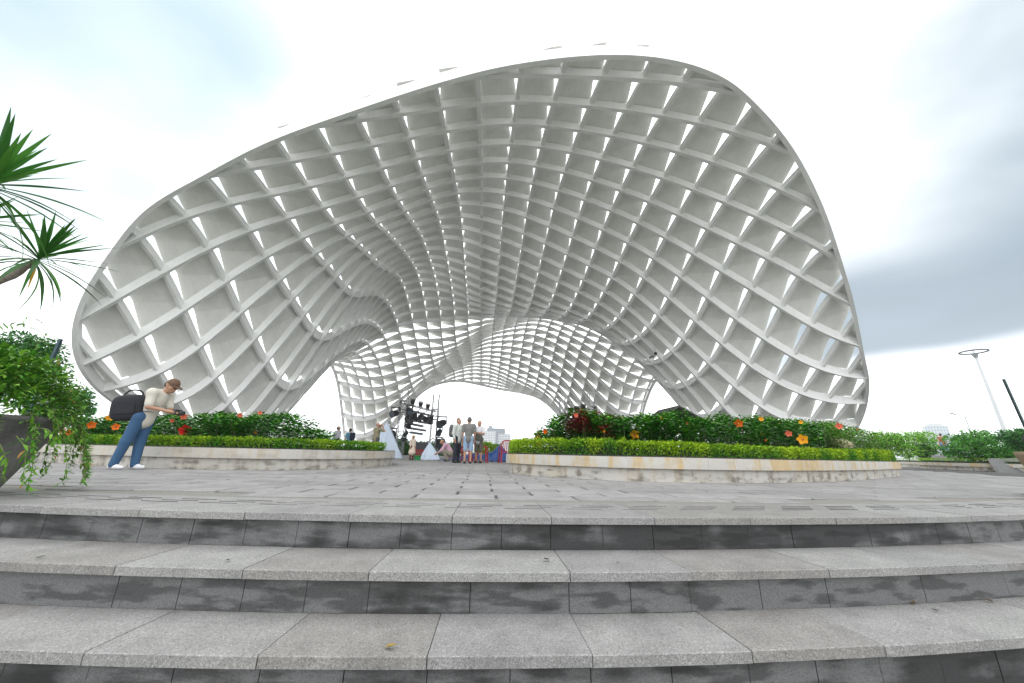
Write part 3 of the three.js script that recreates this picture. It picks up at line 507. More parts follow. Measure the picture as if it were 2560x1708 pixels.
{
  const t = thing('trailing_vine', 'mound of light green vine spilling over the stone pot on the left', 'vine'), r = rng(404), leaves = [], wood = new MB();
  const addLeaf = (p, d, s) => { const v = 0.7 + 0.6 * r(), y = r() < 0.3 ? 0.8 : r() * 0.5; leaves.push({ p, d, s, c: r() < 0.015 ? rgb(0.4, 0.22, 0.05) : rgb(lerp(0.06, 0.22, y) * v, lerp(0.22, 0.42, y) * v, lerp(0.02, 0.045, y) * v), up: V3(0.6 * (r() - 0.5), 1, 0.6 * (r() - 0.5)) }); };
  for (let i = 0; i < 6200; i++) { // mound
    const a = r() * 6.283, q = Math.sqrt(r()), h = Math.sqrt(Math.max(0, 1 - q * q)) * (0.50 + 0.2 * vnoise(Math.cos(a) * 2 + 3, Math.sin(a) * 2 + q * 3, 8)), k = 0.72 + 0.3 * r();
    const p = V3(potC.x + Math.cos(a) * q * 0.66 * k - 0.02, 0.55 + h * k, potC.z + Math.sin(a) * q * 0.70 * k); addLeaf(p, V3(Math.cos(a) * q, 0.25 + 0.5 * (r() - 0.5), Math.sin(a) * q).add(rnd3(r).multiplyScalar(1.3)), 0.7 + 0.7 * r());
  }
  for (let i = 0; i < 95; i++) { // hanging stems
    const a = r() * 6.283, len = 0.12 + 0.5 * Math.pow(r(), 2), n = Math.round(len * 55); let p = V3(potC.x + Math.cos(a) * 0.55, 0.62 + 0.08 * r(), potC.z + Math.sin(a) * 0.6), q = p.clone();
    for (let k = 0; k < n; k++) { q = p.clone(); const f = k / n; p.x += Math.cos(a) * 0.012 * (1 - f) + 0.008 * (r() - 0.5); p.z += Math.sin(a) * 0.012 * (1 - f) + 0.008 * (r() - 0.5); p.y -= len / n; if (p.y < 0.02) break; wood.bar(q, p, 0.0025, 0.0025, 3); addLeaf(p.clone(), rnd3(r).multiplyScalar(2).add(V3(Math.cos(a), -0.4, Math.sin(a))), 0.55 + 0.5 * r()); addLeaf(p.clone(), rnd3(r).multiplyScalar(2).add(V3(Math.cos(a), -0.2, Math.sin(a))), 0.5 + 0.5 * r()); }
  }
  // long arching sprays, traced where the picture shows them
  const spray = (pts, d, s, gap) => { const c = new THREE.CatmullRomCurve3(pts.map(([u, v], i) => P(u, v, d + 0.05 * i))), n = Math.round(c.getLength() / gap); for (let k = 0; k < n; k++) { const a = c.getPointAt(k / n), b = c.getPointAt((k + 1) / n), f = k / n; wood.bar(a, b, 0.004 * (1 - 0.6 * f), 0.004 * (1 - 0.6 * (f + 1 / n)), 3); if (k % 2) { const tg = b.clone().sub(a).normalize(); for (let m = 0; m < 2; m++) addLeaf(b.clone(), tg.clone().multiplyScalar(0.7).add(rnd3(r).multiplyScalar(1.9)), s * (1 - 0.45 * f) * (0.7 + 0.6 * r())); } } };
  spray([[-40, 812], [40, 814], [100, 828], [148, 846]], 3.6, 1.0, 0.022); spray([[55, 812], [62, 800], [80, 796], [106, 806]], 3.6, 0.8, 0.018);
  spray([[20, 985], [80, 950], [130, 940], [175, 942], [205, 958], [226, 976]], 3.7, 0.9, 0.02); spray([[60, 960], [110, 920], [150, 900], [162, 896]], 3.8, 0.6, 0.03); spray([[40, 930], [85, 880], [100, 850], [125, 872]], 3.9, 0.8, 0.03);
  spray([[90, 985], [130, 970], [155, 985], [170, 995]], 3.5, 0.7, 0.02); spray([[60, 1040], [110, 1020], [140, 1050], [150, 1090]], 3.3, 0.9, 0.016); spray([[80, 1070], [120, 1075], [135, 1110], [130, 1150], [112, 1185]], 3.2, 0.9, 0.015); spray([[40, 1090], [62, 1120], [60, 1170], [56, 1215]], 3.0, 1.0, 0.012); spray([[0, 1110], [14, 1150], [8, 1200]], 3.0, 1.0, 0.014);
  part(t, 'stems', wood.geo(), std(rgb(0.16, 0.20, 0.07), 0.8)); foliage(t, 'foliage', leafGeo(0.062, 0.021, 0.25, 0.012, 3), whiteLeaf, leaves);
}
{ // dragon tree: bare leaning stem with rosettes of long strap leaves
  const strap = (L, w, droop) => { const pos = [], idx = [], seg = 8; for (let i = 0; i <= seg; i++) { const t = i / seg, hw = w * (t < 0.45 ? lerp(0.45, 1, t / 0.45) : Math.pow(1 - (t - 0.45) / 0.55, 0.8)) * 0.5 + 0.0006, z = L * (t - 0.12 * droop * t * t), y = -L * droop * t * t * 0.5; pos.push(-hw, y + hw * 0.35, z, 0, y, z, hw, y + hw * 0.35, z); } for (let i = 0; i < seg; i++) for (let k = 0; k < 2; k++) { const a = i * 3 + k; idx.push(a, a + 3, a + 1, a + 1, a + 3, a + 4); } const g = new THREE.BufferGeometry(); g.setAttribute('position', new THREE.Float32BufferAttribute(pos, 3)); g.setIndex(idx); g.computeVertexNormals(); return g; };
  const geos = [strap(0.62, 0.042, 0.15), strap(0.66, 0.04, 0.5), strap(0.6, 0.036, 1.0), strap(0.5, 0.04, 0.05)];
  const mats = [rgb(0.035, 0.14, 0.02), rgb(0.05, 0.19, 0.025), rgb(0.075, 0.23, 0.03), rgb(0.04, 0.12, 0.03)].map((c) => leafMat(c, 0.4, 0.2)), dry = leafMat(rgb(0.55, 0.30, 0.03), 0.7, 0.2);
  const t = thing('dragon_tree', 'dragon tree with bare ringed trunk and rosettes of strap leaves, cut by the left edge', 'tree'), r = rng(88);
  const rosette = (c, axis, n, s, lo, hi, yellow) => {
    const q = new THREE.Quaternion().setFromUnitVectors(V3(0, 1, 0), axis.clone().normalize());
    for (let i = 0; i < n; i++) {
      const f = (i + 0.5) / n, th = lerp(lo, hi, f), az = i * 2.39996 + 0.4 * r(), d = V3(Math.sin(th) * Math.cos(az), Math.cos(th), Math.sin(th) * Math.sin(az)).applyQuaternion(q);
      const m = part(t, 'leaf', geos[th < 0.6 ? 3 : th < 1.2 ? 0 : th < 1.7 ? 1 : 2], i === yellow ? dry : mats[Math.floor(r() * 4)]); m.position.copy(c).addScaledVector(axis, 0.12 * (1 - f) - 0.03);
      const x = V3().crossVectors(V3(0, 1, 0), d).normalize(), y = V3().crossVectors(d, x); m.quaternion.setFromRotationMatrix(new THREE.Matrix4().makeBasis(x, y, d)); m.scale.setScalar(s * (0.8 + 0.4 * r()));
    }
  };
  const c1 = P(92, 652, 4.2), c2 = P(-30, 470, 3.3), c3 = P(-75, 560, 4.0), root = V3(potC.x - 0.1, 0.5, potC.z - 0.1);
  const bark = std(rgb(1, 1, 1), 0.85, 0, { map: tex(64, 256, (i, j) => { const v = 0.20 + 0.10 * fbm(i / 16, j / 10, 5, 3, 4, 25.6) - 0.07 * (j % 16 < 3 ? 1 : 0); return [v, v * 0.86, v * 0.72]; }, [1, 3]) });
  const fork = P(-60, 790, 4.1);
  part(t, 'trunk', tubeGeo([root, V3(root.x - 0.25, 1.0, root.z - 0.2), fork, P(-20, 712, 4.15), P(40, 686, 4.2), P(62, 668, 4.2), c1], 0.07, 0.032, 9, 40), bark);
  part(t, 'branch', tubeGeo([fork, fork.clone().lerp(c2, 0.5).add(V3(-0.1, 0, 0)), c2], 0.05, 0.035, 8, 14), bark); part(t, 'branch', tubeGeo([fork, fork.clone().lerp(c3, 0.5).add(V3(-0.15, 0, 0)), c3], 0.045, 0.03, 8, 14), bark);
  rosette(c1, V3(0.55, 0.8, 0.1), 50, 1.02, 0.1, 2.2, 46); rosette(c2, V3(0.35, 0.9, 0.2), 40, 1.25, 0.1, 2.0, -1); rosette(c3, V3(0.3, 0.8, 0.1), 34, 0.9, 0.2, 1.9, -1);
}
// trees beyond the plaza: trunk, limbs, and a crown of leaf clumps
function treeAt(name, label, base, H, crownC, crownR, n, leafS, cA, cB, seed, clumps = 46) {
  const t = thing(name, label, 'tree'), r = rng(seed), list = [], wood = [], bk = std(rgb(0.09, 0.07, 0.05), 0.95);
  wood.push(tubeGeo([base, base.clone().lerp(crownC, 0.45).add(V3(0.05 * H * (r() - 0.5), 0, 0)), crownC.clone().add(V3(0, -0.1 * H, 0))], 0.028 * H, 0.012 * H, 7, 10));
  for (let i = 0; i < clumps; i++) {
    const d = rnd3(r).normalize(), k = 0.35 + 0.65 * Math.cbrt(r()), c = V3(crownC.x + d.x * crownR.x * k, crownC.y + d.y * crownR.y * k, crownC.z + d.z * crownR.z * k), R = (0.12 + 0.13 * r()) * (crownR.x + crownR.y);
    if (i % 3 === 0) wood.push(tubeGeo([crownC.clone().add(V3(0, -0.25 * crownR.y, 0)), crownC.clone().lerp(c, 0.55).add(V3(0, 0.06 * crownR.y, 0)), c], 0.008 * H, 0.002 * H, 4, 5));
    const tone = r();
    for (let m = 0; m < n / clumps; m++) { const e = rnd3(r).normalize().multiplyScalar(R * Math.cbrt(r())); e.y *= 0.7; const v = 0.65 + 0.7 * r(); list.push({ p: c.clone().add(e), d: V3(e.x, e.y - 0.2 * R, e.z).add(rnd3(r).multiplyScalar(R * 1.2)), s: 0.7 + 0.6 * r(), c: rgb(lerp(cA[0], cB[0], tone) * v, lerp(cA[1], cB[1], tone) * v, lerp(cA[2], cB[2], tone) * v), up: rnd3(r) }); }
  }
  part(t, 'trunk', mergeGeometries(wood), bk); foliage(t, 'crown', leafGeo(leafS, leafS * 0.36, 0.2, leafS * 0.15, 2), whiteLeaf, list); return t;
}
{ const c = P(10, 915, 13); treeAt('leafy_tree', 'tall airy dark green tree on the left, above the vine-covered pot', V3(c.x, -0.3, c.z), 5, c, V3(1.05, 1.15, 1.2), 11000, 0.13, [0.035, 0.15, 0.03], [0.07, 0.23, 0.04], 61, 70); }
{ const c = P(150, 1010, 12); treeAt('leafy_tree', 'low spreading tree in front of the canopy foot, right of the pot', V3(c.x, -0.3, c.z), 2.6, c, V3(0.7, 0.5, 0.7), 4200, 0.12, [0.03, 0.15, 0.03], [0.05, 0.21, 0.035], 62, 40); }
{ // dark steel post with a pale plate, left
  const t = thing('steel_post', 'slim dark blue steel post with a pale plate at its foot, behind the vine', 'post'), m = new MB(), a = P(92, 985, 8), b = P(152, 848, 8);
  m.bar(a, b, 0.035, 0.035, 4); part(t, 'shaft', m.geo(), std(rgb(0.03, 0.06, 0.075), 0.4, 0.5)); const m2 = new MB(), p = P(108, 960, 8.06), q = P(88, 1010, 8.06), w = V3(0.19, 0, 0);
  const F = [q, q.clone().add(w), p.clone().add(w), p].map((e) => e.toArray()), Bk = F.map(([x, y, z]) => [x, y, z - 0.03]); m2.quad(...F); m2.quad(Bk[1], Bk[0], Bk[3], Bk[2]); for (let i = 0; i < 4; i++) { const k = (i + 1) % 4; m2.quad(F[k], F[i], Bk[i], Bk[k]); }
  part(t, 'plate', m2.geo(), std(rgb(0.42, 0.44, 0.44), 0.6)); const m3 = new MB(); const lo = V3(a.x, 0.0, a.z); m3.bar(lo, a, 0.035, 0.035, 4); part(t, 'foot', m3.geo(), std(rgb(0.03, 0.06, 0.075), 0.4, 0.5)); }

// ------------------------------------------------------------------ right side: far planters, lamps, glass screen
function farPlanter(label, pts, set, hedgeLabel, bushLabel, bs) {
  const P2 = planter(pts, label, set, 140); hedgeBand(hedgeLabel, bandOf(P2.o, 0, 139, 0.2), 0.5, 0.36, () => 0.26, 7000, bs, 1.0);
  return P2;
}
const FP1 = farPlanter('far small planter with a flat lime hedge, behind the right end of the large planter', [[28, 30.5], [31, 28.4], [35, 28.0], [39, 29.6], [40.5, 32], [38, 34], [32, 34.2], [28.5, 33]], stoneSets.left, 'flat lime hedge in the far small planter, left of the woman in jeans', '', 71);
const FP2 = farPlanter('near-right planter end with yellow stain, below the woman in jeans', [[26.4, 18.6], [27.5, 16.6], [30, 15.4], [36, 15.6], [40, 18], [38, 23], [31, 24], [27.2, 21.5]], stoneSets.right, 'lime hedge under the round bush at the right edge of the plaza', '', 72);
{ // loose bushes beyond
  const mk = (label, u, v, d, rx, ry, n, cA, cB, seed, ls = 0.16) => { const c = P(u, v, d); treeAt('round_bush', label, V3(c.x, -0.2, c.z), ry * 2, c, V3(rx, ry, rx * 0.8), n, ls, cA, cB, seed, 34).userData.category = 'shrub'; };
  mk('bright green round bush behind the far small planter', 2262, 1112, 31, 2.3, 1.05, 7000, [0.10, 0.30, 0.02], [0.2, 0.42, 0.03], 81, 0.22);
  mk('big dark green bush at the foot of the tall ring lamp', 2462, 1118, 21.5, 1.75, 0.85, 7500, [0.045, 0.2, 0.02], [0.09, 0.30, 0.03], 82, 0.2);
  mk('dark bush at the right edge behind the glass screen', 2548, 1098, 19, 0.75, 0.5, 2500, [0.03, 0.14, 0.03], [0.06, 0.2, 0.03], 83, 0.18);
  mk('green bushes far behind the stage truss foot', 990, 1131, 42, 3.2, 1.1, 4200, [0.04, 0.14, 0.03], [0.08, 0.22, 0.04], 84, 0.35);
  mk('row of dark bushes far behind the bucket, seen past the drape', 1085, 1131, 44, 3.6, 0.9, 4200, [0.04, 0.14, 0.03], [0.08, 0.22, 0.04], 85, 0.35);
  mk('yellow-green bush behind the blue tarp', 1222, 1126, 24, 0.75, 0.48, 3000, [0.16, 0.36, 0.03], [0.3, 0.46, 0.04], 86, 0.14);
  mk('small green bush beside the white rail, left of the woman', 2315, 1128, 30, 0.8, 0.6, 1600, [0.04, 0.14, 0.03], [0.08, 0.2, 0.03], 87, 0.2);
}
{ // slanting stone slab at the right, and a second pot with a black cover
  const m = new MB(), c = [[2475, 1146], [2553, 1146], [2592, 1186], [2500, 1182]].map(([u, v], i) => P(u, v, i < 2 ? 17.8 : 17.0)), n = V3(0, -0.05, -0.12), f = c.map((p) => p.toArray()), b = c.map((p) => p.clone().add(n).toArray());
  m.quad(f[3], f[2], f[1], f[0]); m.quad(b[0], b[1], b[2], b[3]); for (let i = 0; i < 4; i++) { const k = (i + 1) % 4; m.quad(f[i], f[k], b[k], b[i]); }
  top('stone_ramp', m.geo(), std(rgb(0.33, 0.345, 0.34), 0.6, 0, { map: paveTex }), 'leaning grey stone slab closing the planter at the right edge', 'slab');
  const pc = G(2738, 1252), t = thing('flower_pot', 'brown tapered pot under a black cover, cut off by the right edge', 'pot', pc.x, 0, pc.z), pot = new THREE.LatheGeometry([[0, 0], [0.28, 0], [0.3, 0.03], [0.46, 0.5], [0.46, 0.55], [0.4, 0.55], [0, 0.5]].map(([x, y]) => new THREE.Vector2(x, y)), 28); part(t, 'body', pot, std(rgb(0.26, 0.19, 0.12), 0.85));
  const g = new THREE.SphereGeometry(0.33, 28, 20), q = g.attributes.position; for (let i = 0; i < q.count; i++) { const a = V3().fromBufferAttribute(q, i), k = 1 + 0.22 * (vnoise(a.x * 9 + 4, a.y * 6 + a.z * 8 + 4, 6) - 0.5); q.setXYZ(i, a.x * k * 1.1, a.y * k * 0.9 + 0.66, a.z * k); } g.computeVertexNormals(); part(t, 'cover', g, std(rgb(0.012, 0.012, 0.015), 0.55));
  const sl = new MB(); sl.bar(V3(-0.25, 0.72, 0), V3(-0.62, 0.75, 0.02), 0.07, 0.02, 6); part(t, 'flap', sl.geo(), std(rgb(0.015, 0.015, 0.018), 0.55));
}
{ // glass screen with a dark edge
  const t = thing('glass_screen', 'tall clear glass screen with dark edge post at the right border', 'screen'), d = 14, a = P(2509, 948, d), b = P(2600, 1150, d), m = new MB(); m.bar(b, a, 0.05, 0.05, 4); part(t, 'edge_post', m.geo(), std(rgb(0.03, 0.055, 0.055), 0.4, 0.4));
  const g = new MB(), c = [a, b, V3(b.x + 2.6, b.y, b.z + 0.3), V3(a.x + 2.9, a.y - 0.25, a.z + 0.3)].map((p) => p.toArray()); g.quad(c[1], c[2], c[3], c[0]); part(t, 'pane', g.geo(), new THREE.MeshPhysicalMaterial({ color: rgb(0.86, 0.95, 0.92), roughness: 0.03, transmission: 1, thickness: 0, side: THREE.DoubleSide }));
  const m2 = new MB(); m2.bar(V3(b.x, 0, b.z), b, 0.05, 0.05, 4); part(t, 'foot', m2.geo(), std(rgb(0.03, 0.055, 0.055), 0.4, 0.4)); }
{ // ring lamp
  const d = 37, b = P(2517, 1085, d), a = P(2440, 893, d), t = thing('street_lamp', 'tall white lamp post topped by a wide metal ring', 'street lamp'), m = new MB(), white = std(rgb(0.55, 0.57, 0.58), 0.45, 0.3); b.y = 0;
  m.bar(V3(b.x, 0, b.z), a, 0.22, 0.13, 12); part(t, 'pole', m.geo(), white); const m1 = new MB(); m1.bar(V3(b.x, 0, b.z), V3(b.x, 3.5, b.z).lerp(a, 0.02), 0.34, 0.32, 12); 
  const ctr = P(2434, 880, d), tilt = new THREE.Group(), dark = std(rgb(0.10, 0.11, 0.115), 0.5, 0.4), ring = new THREE.TorusGeometry(1.12, 0.085, 8, 48).rotateX(Math.PI / 2); part(t, 'base_collar', m1.geo(), white);
  const rm = part(t, 'ring', ring, dark); rm.position.copy(ctr); rm.rotation.set(0, 0, -0.02); const cup = part(t, 'cup', new THREE.CylinderGeometry(0.30, 0.13, 0.5, 14), std(rgb(0.30, 0.32, 0.33), 0.5, 0.3)); cup.position.copy(a).add(V3(-0.03, 0.12, 0));
  for (let i = 0; i < 3; i++) { const an = i * 2.094 + 0.5, q = new MB(); q.bar(a.clone().add(V3(0, 0.3, 0)), ctr.clone().add(V3(Math.cos(an) * 1.12, 0, Math.sin(an) * 1.12)), 0.03, 0.03, 5); part(t, 'arm', q.geo(), dark); } }
{ // road lamp further off
  const d = 62, t = thing('street_lamp', 'slim curved road lamp with one drooping head, left of the ring lamp', 'street lamp'), g = std(rgb(0.36, 0.38, 0.39), 0.5, 0.3), b = P(2432, 1090, d), k = P(2418, 1060, d), e = P(2412, 1040, d), m = new MB(); b.y = 0; m.bar(b, e, 0.13, 0.07, 8); part(t, 'pole', m.geo(), g);
  part(t, 'arm', tubeGeo([k, P(2402, 1046, d), P(2386, 1036, d), P(2376, 1034, d)], 0.05, 0.04, 6, 14), g); part(t, 'strut', tubeGeo([P(2415, 1048, d), P(2406, 1047, d), P(2396, 1041, d)], 0.03, 0.03, 5, 8), g); const h = new MB(), p = P(2388, 1036, d), q = P(2371, 1032, d); h.bar(p, q, 0.14, 0.1, 6); part(t, 'lamp_head', h.geo(), std(rgb(0.15, 0.16, 0.17), 0.5, 0.3)); }
{ // white rail behind the woman
  const t = thing('handrail', 'low white handrail behind the woman in jeans', 'handrail'), m = new MB(), y = P(2360, 1126, 33).y, x0 = P(2318, 1126, 33).x, x1 = P(2420, 1126, 33).x, z = -33; m.box(x0, y - 0.08, z - 0.06, x1, y + 0.02, z + 0.06); part(t, 'rail', m.geo(), std(rgb(0.72, 0.73, 0.72), 0.5)); for (let i = 0; i <= 4; i++) { const q = new MB(), x = lerp(x0 + 0.1, x1 - 0.1, i / 4); q.box(x - 0.04, 0, z - 0.04, x + 0.04, y - 0.08, z + 0.04); part(t, 'post', q.geo(), std(rgb(0.6, 0.6, 0.6), 0.5)); } }
// ------------------------------------------------------------------ city blocks across the river
function tower(label, u0, u1, vTop, d, cols, rows, wall, glass, o = {}) {
  const a = P(u0, vTop, d), b = P(u1, vTop, d), H = (a.y + b.y) / 2 + 0.8, mid = a.clone().add(b).multiplyScalar(0.5), az = Math.atan2(mid.x, d), w = (b.x - a.x) * Math.cos(az), dep = o.dep ?? w * 0.5, t = thing('office_tower', label, 'building', 0, -0.8, 0); t.rotation.y = -az + (o.turn ?? 0); t.position.x = mid.x * (1 + dep / 2 / Math.hypot(mid.x, d)); t.position.z = -d * (1 + dep / 2 / Math.hypot(mid.x, d)); const cw = w / cols, ch = H / rows, m = new MB();
  m.box(-w / 2, 0, -dep / 2, w / 2, H, dep / 2); part(t, 'walls', m.geo(), wall); const gg = new THREE.BoxGeometry(cw * (o.gw ?? 0.62), ch * (o.gh ?? 0.55), w * 0.012);
  for (let i = 0; i < cols; i++) for (let j = (o.j0 ?? 1); j < rows; j++) { if (cols * rows > 300) break; const q = part(t, 'window', gg, glass); q.position.set(-w / 2 + (i + 0.5) * cw, (j + 0.5) * ch, dep / 2 + w * 0.002); }
  for (const k of o.roof || []) { const q = new MB(); q.box(k[0] * w, H, -dep * 0.3, k[1] * w, H * (1 + k[2]), dep * 0.3); part(t, 'roof_block', q.geo(), k[3] || wall); }
  if (o.slabs) for (let j = 1; j < rows; j++) { const q = new MB(); q.box(-w / 2 - w * 0.01, j * ch - ch * 0.08, dep / 2 - 0.1, w / 2 + w * 0.01, j * ch + ch * 0.08, dep / 2 + w * 0.02); part(t, 'floor_slab', q.geo(), wall); }
  return t;
}
const cWhite = std(rgb(0.62, 0.63, 0.63), 0.7), cGrey = std(rgb(0.22, 0.24, 0.27), 0.6), cPale = std(rgb(0.50, 0.51, 0.50), 0.7), gDark = std(rgb(0.10, 0.12, 0.15), 0.2), gBlue = std(rgb(0.22, 0.32, 0.40), 0.15);
tower('white apartment tower with rows of small windows beside the men', 1203, 1239, 1078, 420, 9, 13, cWhite, gDark, { gw: 0.6, gh: 0.45 });
tower('dark slate tower with tall core, rising behind the white towers', 1217, 1263, 1071, 520, 12, 14, cGrey, gDark, { gw: 0.8, gh: 0.5, roof: [[-0.42, -0.2, 0.10]] });
tower('right-hand white tower with dark glass side, above the red chairs', 1246, 1277, 1085, 430, 8, 12, cWhite, gDark, { gw: 0.55, gh: 0.6 });
tower('low pale block behind the crouching man in pink', 1112, 1138, 1108, 500, 9, 5, cPale, gBlue, { gw: 0.6, gh: 0.6 });
tower('small grey-blue tower seen over the left planter flowers', 200, 229, 1046, 600, 7, 10, std(rgb(0.30, 0.36, 0.42), 0.6), gDark, { gw: 0.6, gh: 0.5, roof: [[-0.3, 0.1, 0.04]] });
tower('pale hotel block with blue windows, behind the woman in jeans', 2304, 2366, 1065, 430, 8, 12, cPale, gBlue, { gw: 0.6, gh: 0.62, roof: [[-0.32, 0.32, 0.07]], turn: 0.25 });

// ------------------------------------------------------------------ stage trusses with lights
const alu = std(rgb(0.30, 0.30, 0.30), 0.45, 0.6), blackM = std(rgb(0.018, 0.018, 0.02), 0.5), lensM = std(rgb(0.10, 0.12, 0.14), 0.15);
function lattice(t, a, b, w, step, side) { // square truss from a to b; four chords and their lacing
  const d = b.clone().sub(a), L = d.length(); d.normalize(); const x = side.clone(), y = x.clone().cross(d).normalize(), c = (s, q, h) => a.clone().addScaledVector(d, s).addScaledVector(x, q * w / 2).addScaledVector(y, h * w / 2);
  for (const [q, h] of [[-1, -1], [1, -1], [1, 1], [-1, 1]]) { const m = new MB(); m.bar(c(0, q, h), c(L, q, h), 0.026, 0.026, 6); part(t, 'chord', m.geo(), alu); }
  const m = new MB(), n = Math.max(1, Math.round(L / step)), K = [[-1, -1], [1, -1], [1, 1], [-1, 1]];
  for (let i = 0; i <= n; i++) for (let k = 0; k < 4; k++) { const A = K[k], B = K[(k + 1) % 4], s = L * i / n; m.bar(c(s, ...A), c(s, ...B), 0.015, 0.015, 4); if (i < n) m.bar(c(s, ...(i % 2 ? A : B)), c(L * (i + 1) / n, ...(i % 2 ? B : A)), 0.013, 0.013, 4); }
  part(t, 'lacing', m.geo(), alu);
}
function stageLight(label, p, s, tilt, turn, kind = 0) {
  const t = thing('stage_light', label, 'stage light', p.x, p.y, p.z, turn, 'stage lights'); t.scale.setScalar(s);
  const y = new MB(); y.box(-0.2, -0.28, -0.03, -0.17, 0, 0.03); y.box(0.17, -0.28, -0.03, 0.2, 0, 0.03); y.box(-0.2, 0, -0.05, 0.2, 0.05, 0.05); part(t, 'yoke', y.geo(), blackM);
  const g = new THREE.LatheGeometry([[0, -0.2], [0.11, -0.19], [0.14, -0.1], [0.15, 0.08], [0.17, 0.2], [0.15, 0.22], [0.14, 0.19], [0, 0.18]].map(([x, z]) => new THREE.Vector2(x, z)), 14), h = part(t, 'head', g, blackM); h.position.y = -0.25; h.rotation.set(tilt, 0, kind * 0.5);
  const l = part(h, 'lens', new THREE.CylinderGeometry(0.135, 0.135, 0.01, 14), lensM); l.position.y = 0.195;
}
const zL = 23, zR = 27.5;
const tL = P(1000, 1100, zL), tR = P(1082, 1100, zR);
function portal(name, label, A, B, hA, hB, hBeam, brace) { const t = thing(name, label, 'truss'); lattice(t, V3(A.x, 0, A.z), V3(A.x, hA, A.z), 0.42, 0.52, V3(1, 0, 0)); lattice(t, V3(B.x, 0, B.z), V3(B.x, hB, B.z), 0.42, 0.52, V3(1, 0, 0)); const d = V3(B.x - A.x, 0, B.z - A.z).normalize(); lattice(t, V3(A.x, hBeam, A.z), V3(B.x, hBeam, B.z), 0.36, 0.5, V3(0, 1, 0));
  for (const Q of [A, B]) { const m = new MB(); m.box(Q.x - 0.27, hBeam - 0.4, Q.z - 0.27, Q.x - 0.23, hBeam + 0.35, Q.z + 0.27); m.box(Q.x + 0.23, hBeam - 0.4, Q.z - 0.27, Q.x + 0.27, hBeam + 0.35, Q.z + 0.27); m.box(Q.x - 0.23, hBeam - 0.4, Q.z - 0.27, Q.x + 0.23, hBeam - 0.36, Q.z + 0.27); m.box(Q.x - 0.23, hBeam + 0.31, Q.z - 0.27, Q.x + 0.23, hBeam + 0.35, Q.z + 0.27); part(t, 'sleeve_block', m.geo(), alu); if (brace) for (const s of [-1, 1]) { const q = new MB(); q.bar(V3(Q.x, 1.35, Q.z), V3(Q.x + s * 1.35, 0.02, Q.z), 0.025, 0.025, 5); part(t, 'brace', q.geo(), alu); } } return t; }
portal('stage_truss', 'grey lattice stage truss hung with lights, left of the standing men', tL, tR, 4.05, 4.5, 3.05, true);
{
  const at = (f, y) => V3(lerp(tL.x, tR.x, f), y, lerp(tL.z, tR.z, f)), nm = ['first', 'second', 'third', 'fourth', 'fifth'];
  for (let i = 0; i < 5; i++) stageLight(`black moving light under the left truss beam, ${nm[i]} from its left end`, at(0.16 + i * 0.17, 2.86), 1.25, i === 3 ? 2.2 : 2.9 - 0.25 * (i % 2), 0.2 * i, i % 3 - 1);
  for (let i = 0; i < 3; i++) stageLight(`lamp standing on top of the left truss beam, ${nm[i]} from its left end`, at(0.24 + i * 0.24, 3.62), 0.85, 0.2, 0.3);
  [[-0.42, 2.6], [0.42, 2.75], [0.42, 2.2], [0.4, 1.75], [-0.42, 1.35], [0.36, 1.3], [0.3, 0.95]].forEach(([dx, y], i) => stageLight(['spotlight on the outer side of the left truss tower, high up', 'upper round spotlight on the inner side of the left truss tower', 'second round spotlight down the inner side of the left truss tower', 'third small spotlight down the inner side of the left truss tower', 'boxy spotlight low on the outer side of the left truss tower', 'fourth spotlight down the inner side of the left truss tower', 'lowest spotlight on the inner side of the left truss tower'][i], V3(tL.x + dx, y + 0.3, tL.z + 0.25), [1.3, 1.25, 1.25, 0.85, 1.4, 0.8, 0.7][i], 1.9 + 0.3 * (i % 3), i, 1));
  [[0.6, 2.5, 1.7], [0.45, 1.75, 1.2], [0.5, 1.05, 1.5]].forEach(([dx, y, s], i) => stageLight(['big spotlight high on the right tower of the left truss, wrapped in a clear cover', 'small spotlight midway up the right tower of the left truss', 'low spotlight on the right tower of the left truss'][i], V3(tR.x + dx, y + 0.3, tR.z + 0.3), s, 2.0 + 0.4 * i, 0.5 * i, 1));
  for (let i = 0; i < 4; i++) { // four hanging light bars between the towers
    const y = 2.34 - i * 0.26, w = i % 2 ? 0.55 : 0.85, t = thing('light_bar', `${nm[i]} of four hanging light bars between the left truss towers, counted from the top`, 'light bar', 0, 0, 0), a = at(0.42 - w * 0.32, y), b = at(0.42 + w * 0.36, y - 0.02), m = new MB(); m.bar(a, b, 0.035, 0.035, 4); part(t, 'bar', m.geo(), alu);
    const n = i % 2 ? 6 : 9; for (let k = 0; k < n; k++) { const c = a.clone().lerp(b, (k + 0.5) / n), q = new MB(); q.box(c.x - 0.11, c.y - 0.09, c.z - 0.05, c.x + 0.11, c.y + 0.05, c.z + 0.05); part(t, 'lamp_unit', q.geo(), std(rgb(0.16, 0.17, 0.18), 0.4, 0.3)); }
    if (i % 2 === 0) for (const f of [0.25, 0.78]) { const c = a.clone().lerp(b, f), q = new MB(); q.bar(c, c.clone().add(V3(0, -0.27, 0)), 0.012, 0.012, 4); part(t, 'hanger', q.geo(), alu); }
    if (i === 0) for (const f of [0.1, 0.9]) { const c = a.clone().lerp(b, f), q = new MB(); q.bar(c, V3(c.x, 2.9, c.z), 0.008, 0.008, 4); part(t, 'hanger', q.geo(), alu); } }
}
const tR1 = P(1408, 1100, 27.5), tR2 = P(1484, 1100, 23);
portal('stage_truss', 'second lattice stage truss rising behind the rounded hibiscus bush', tR1, tR2, 4.5, 4.25, 3.05, false);
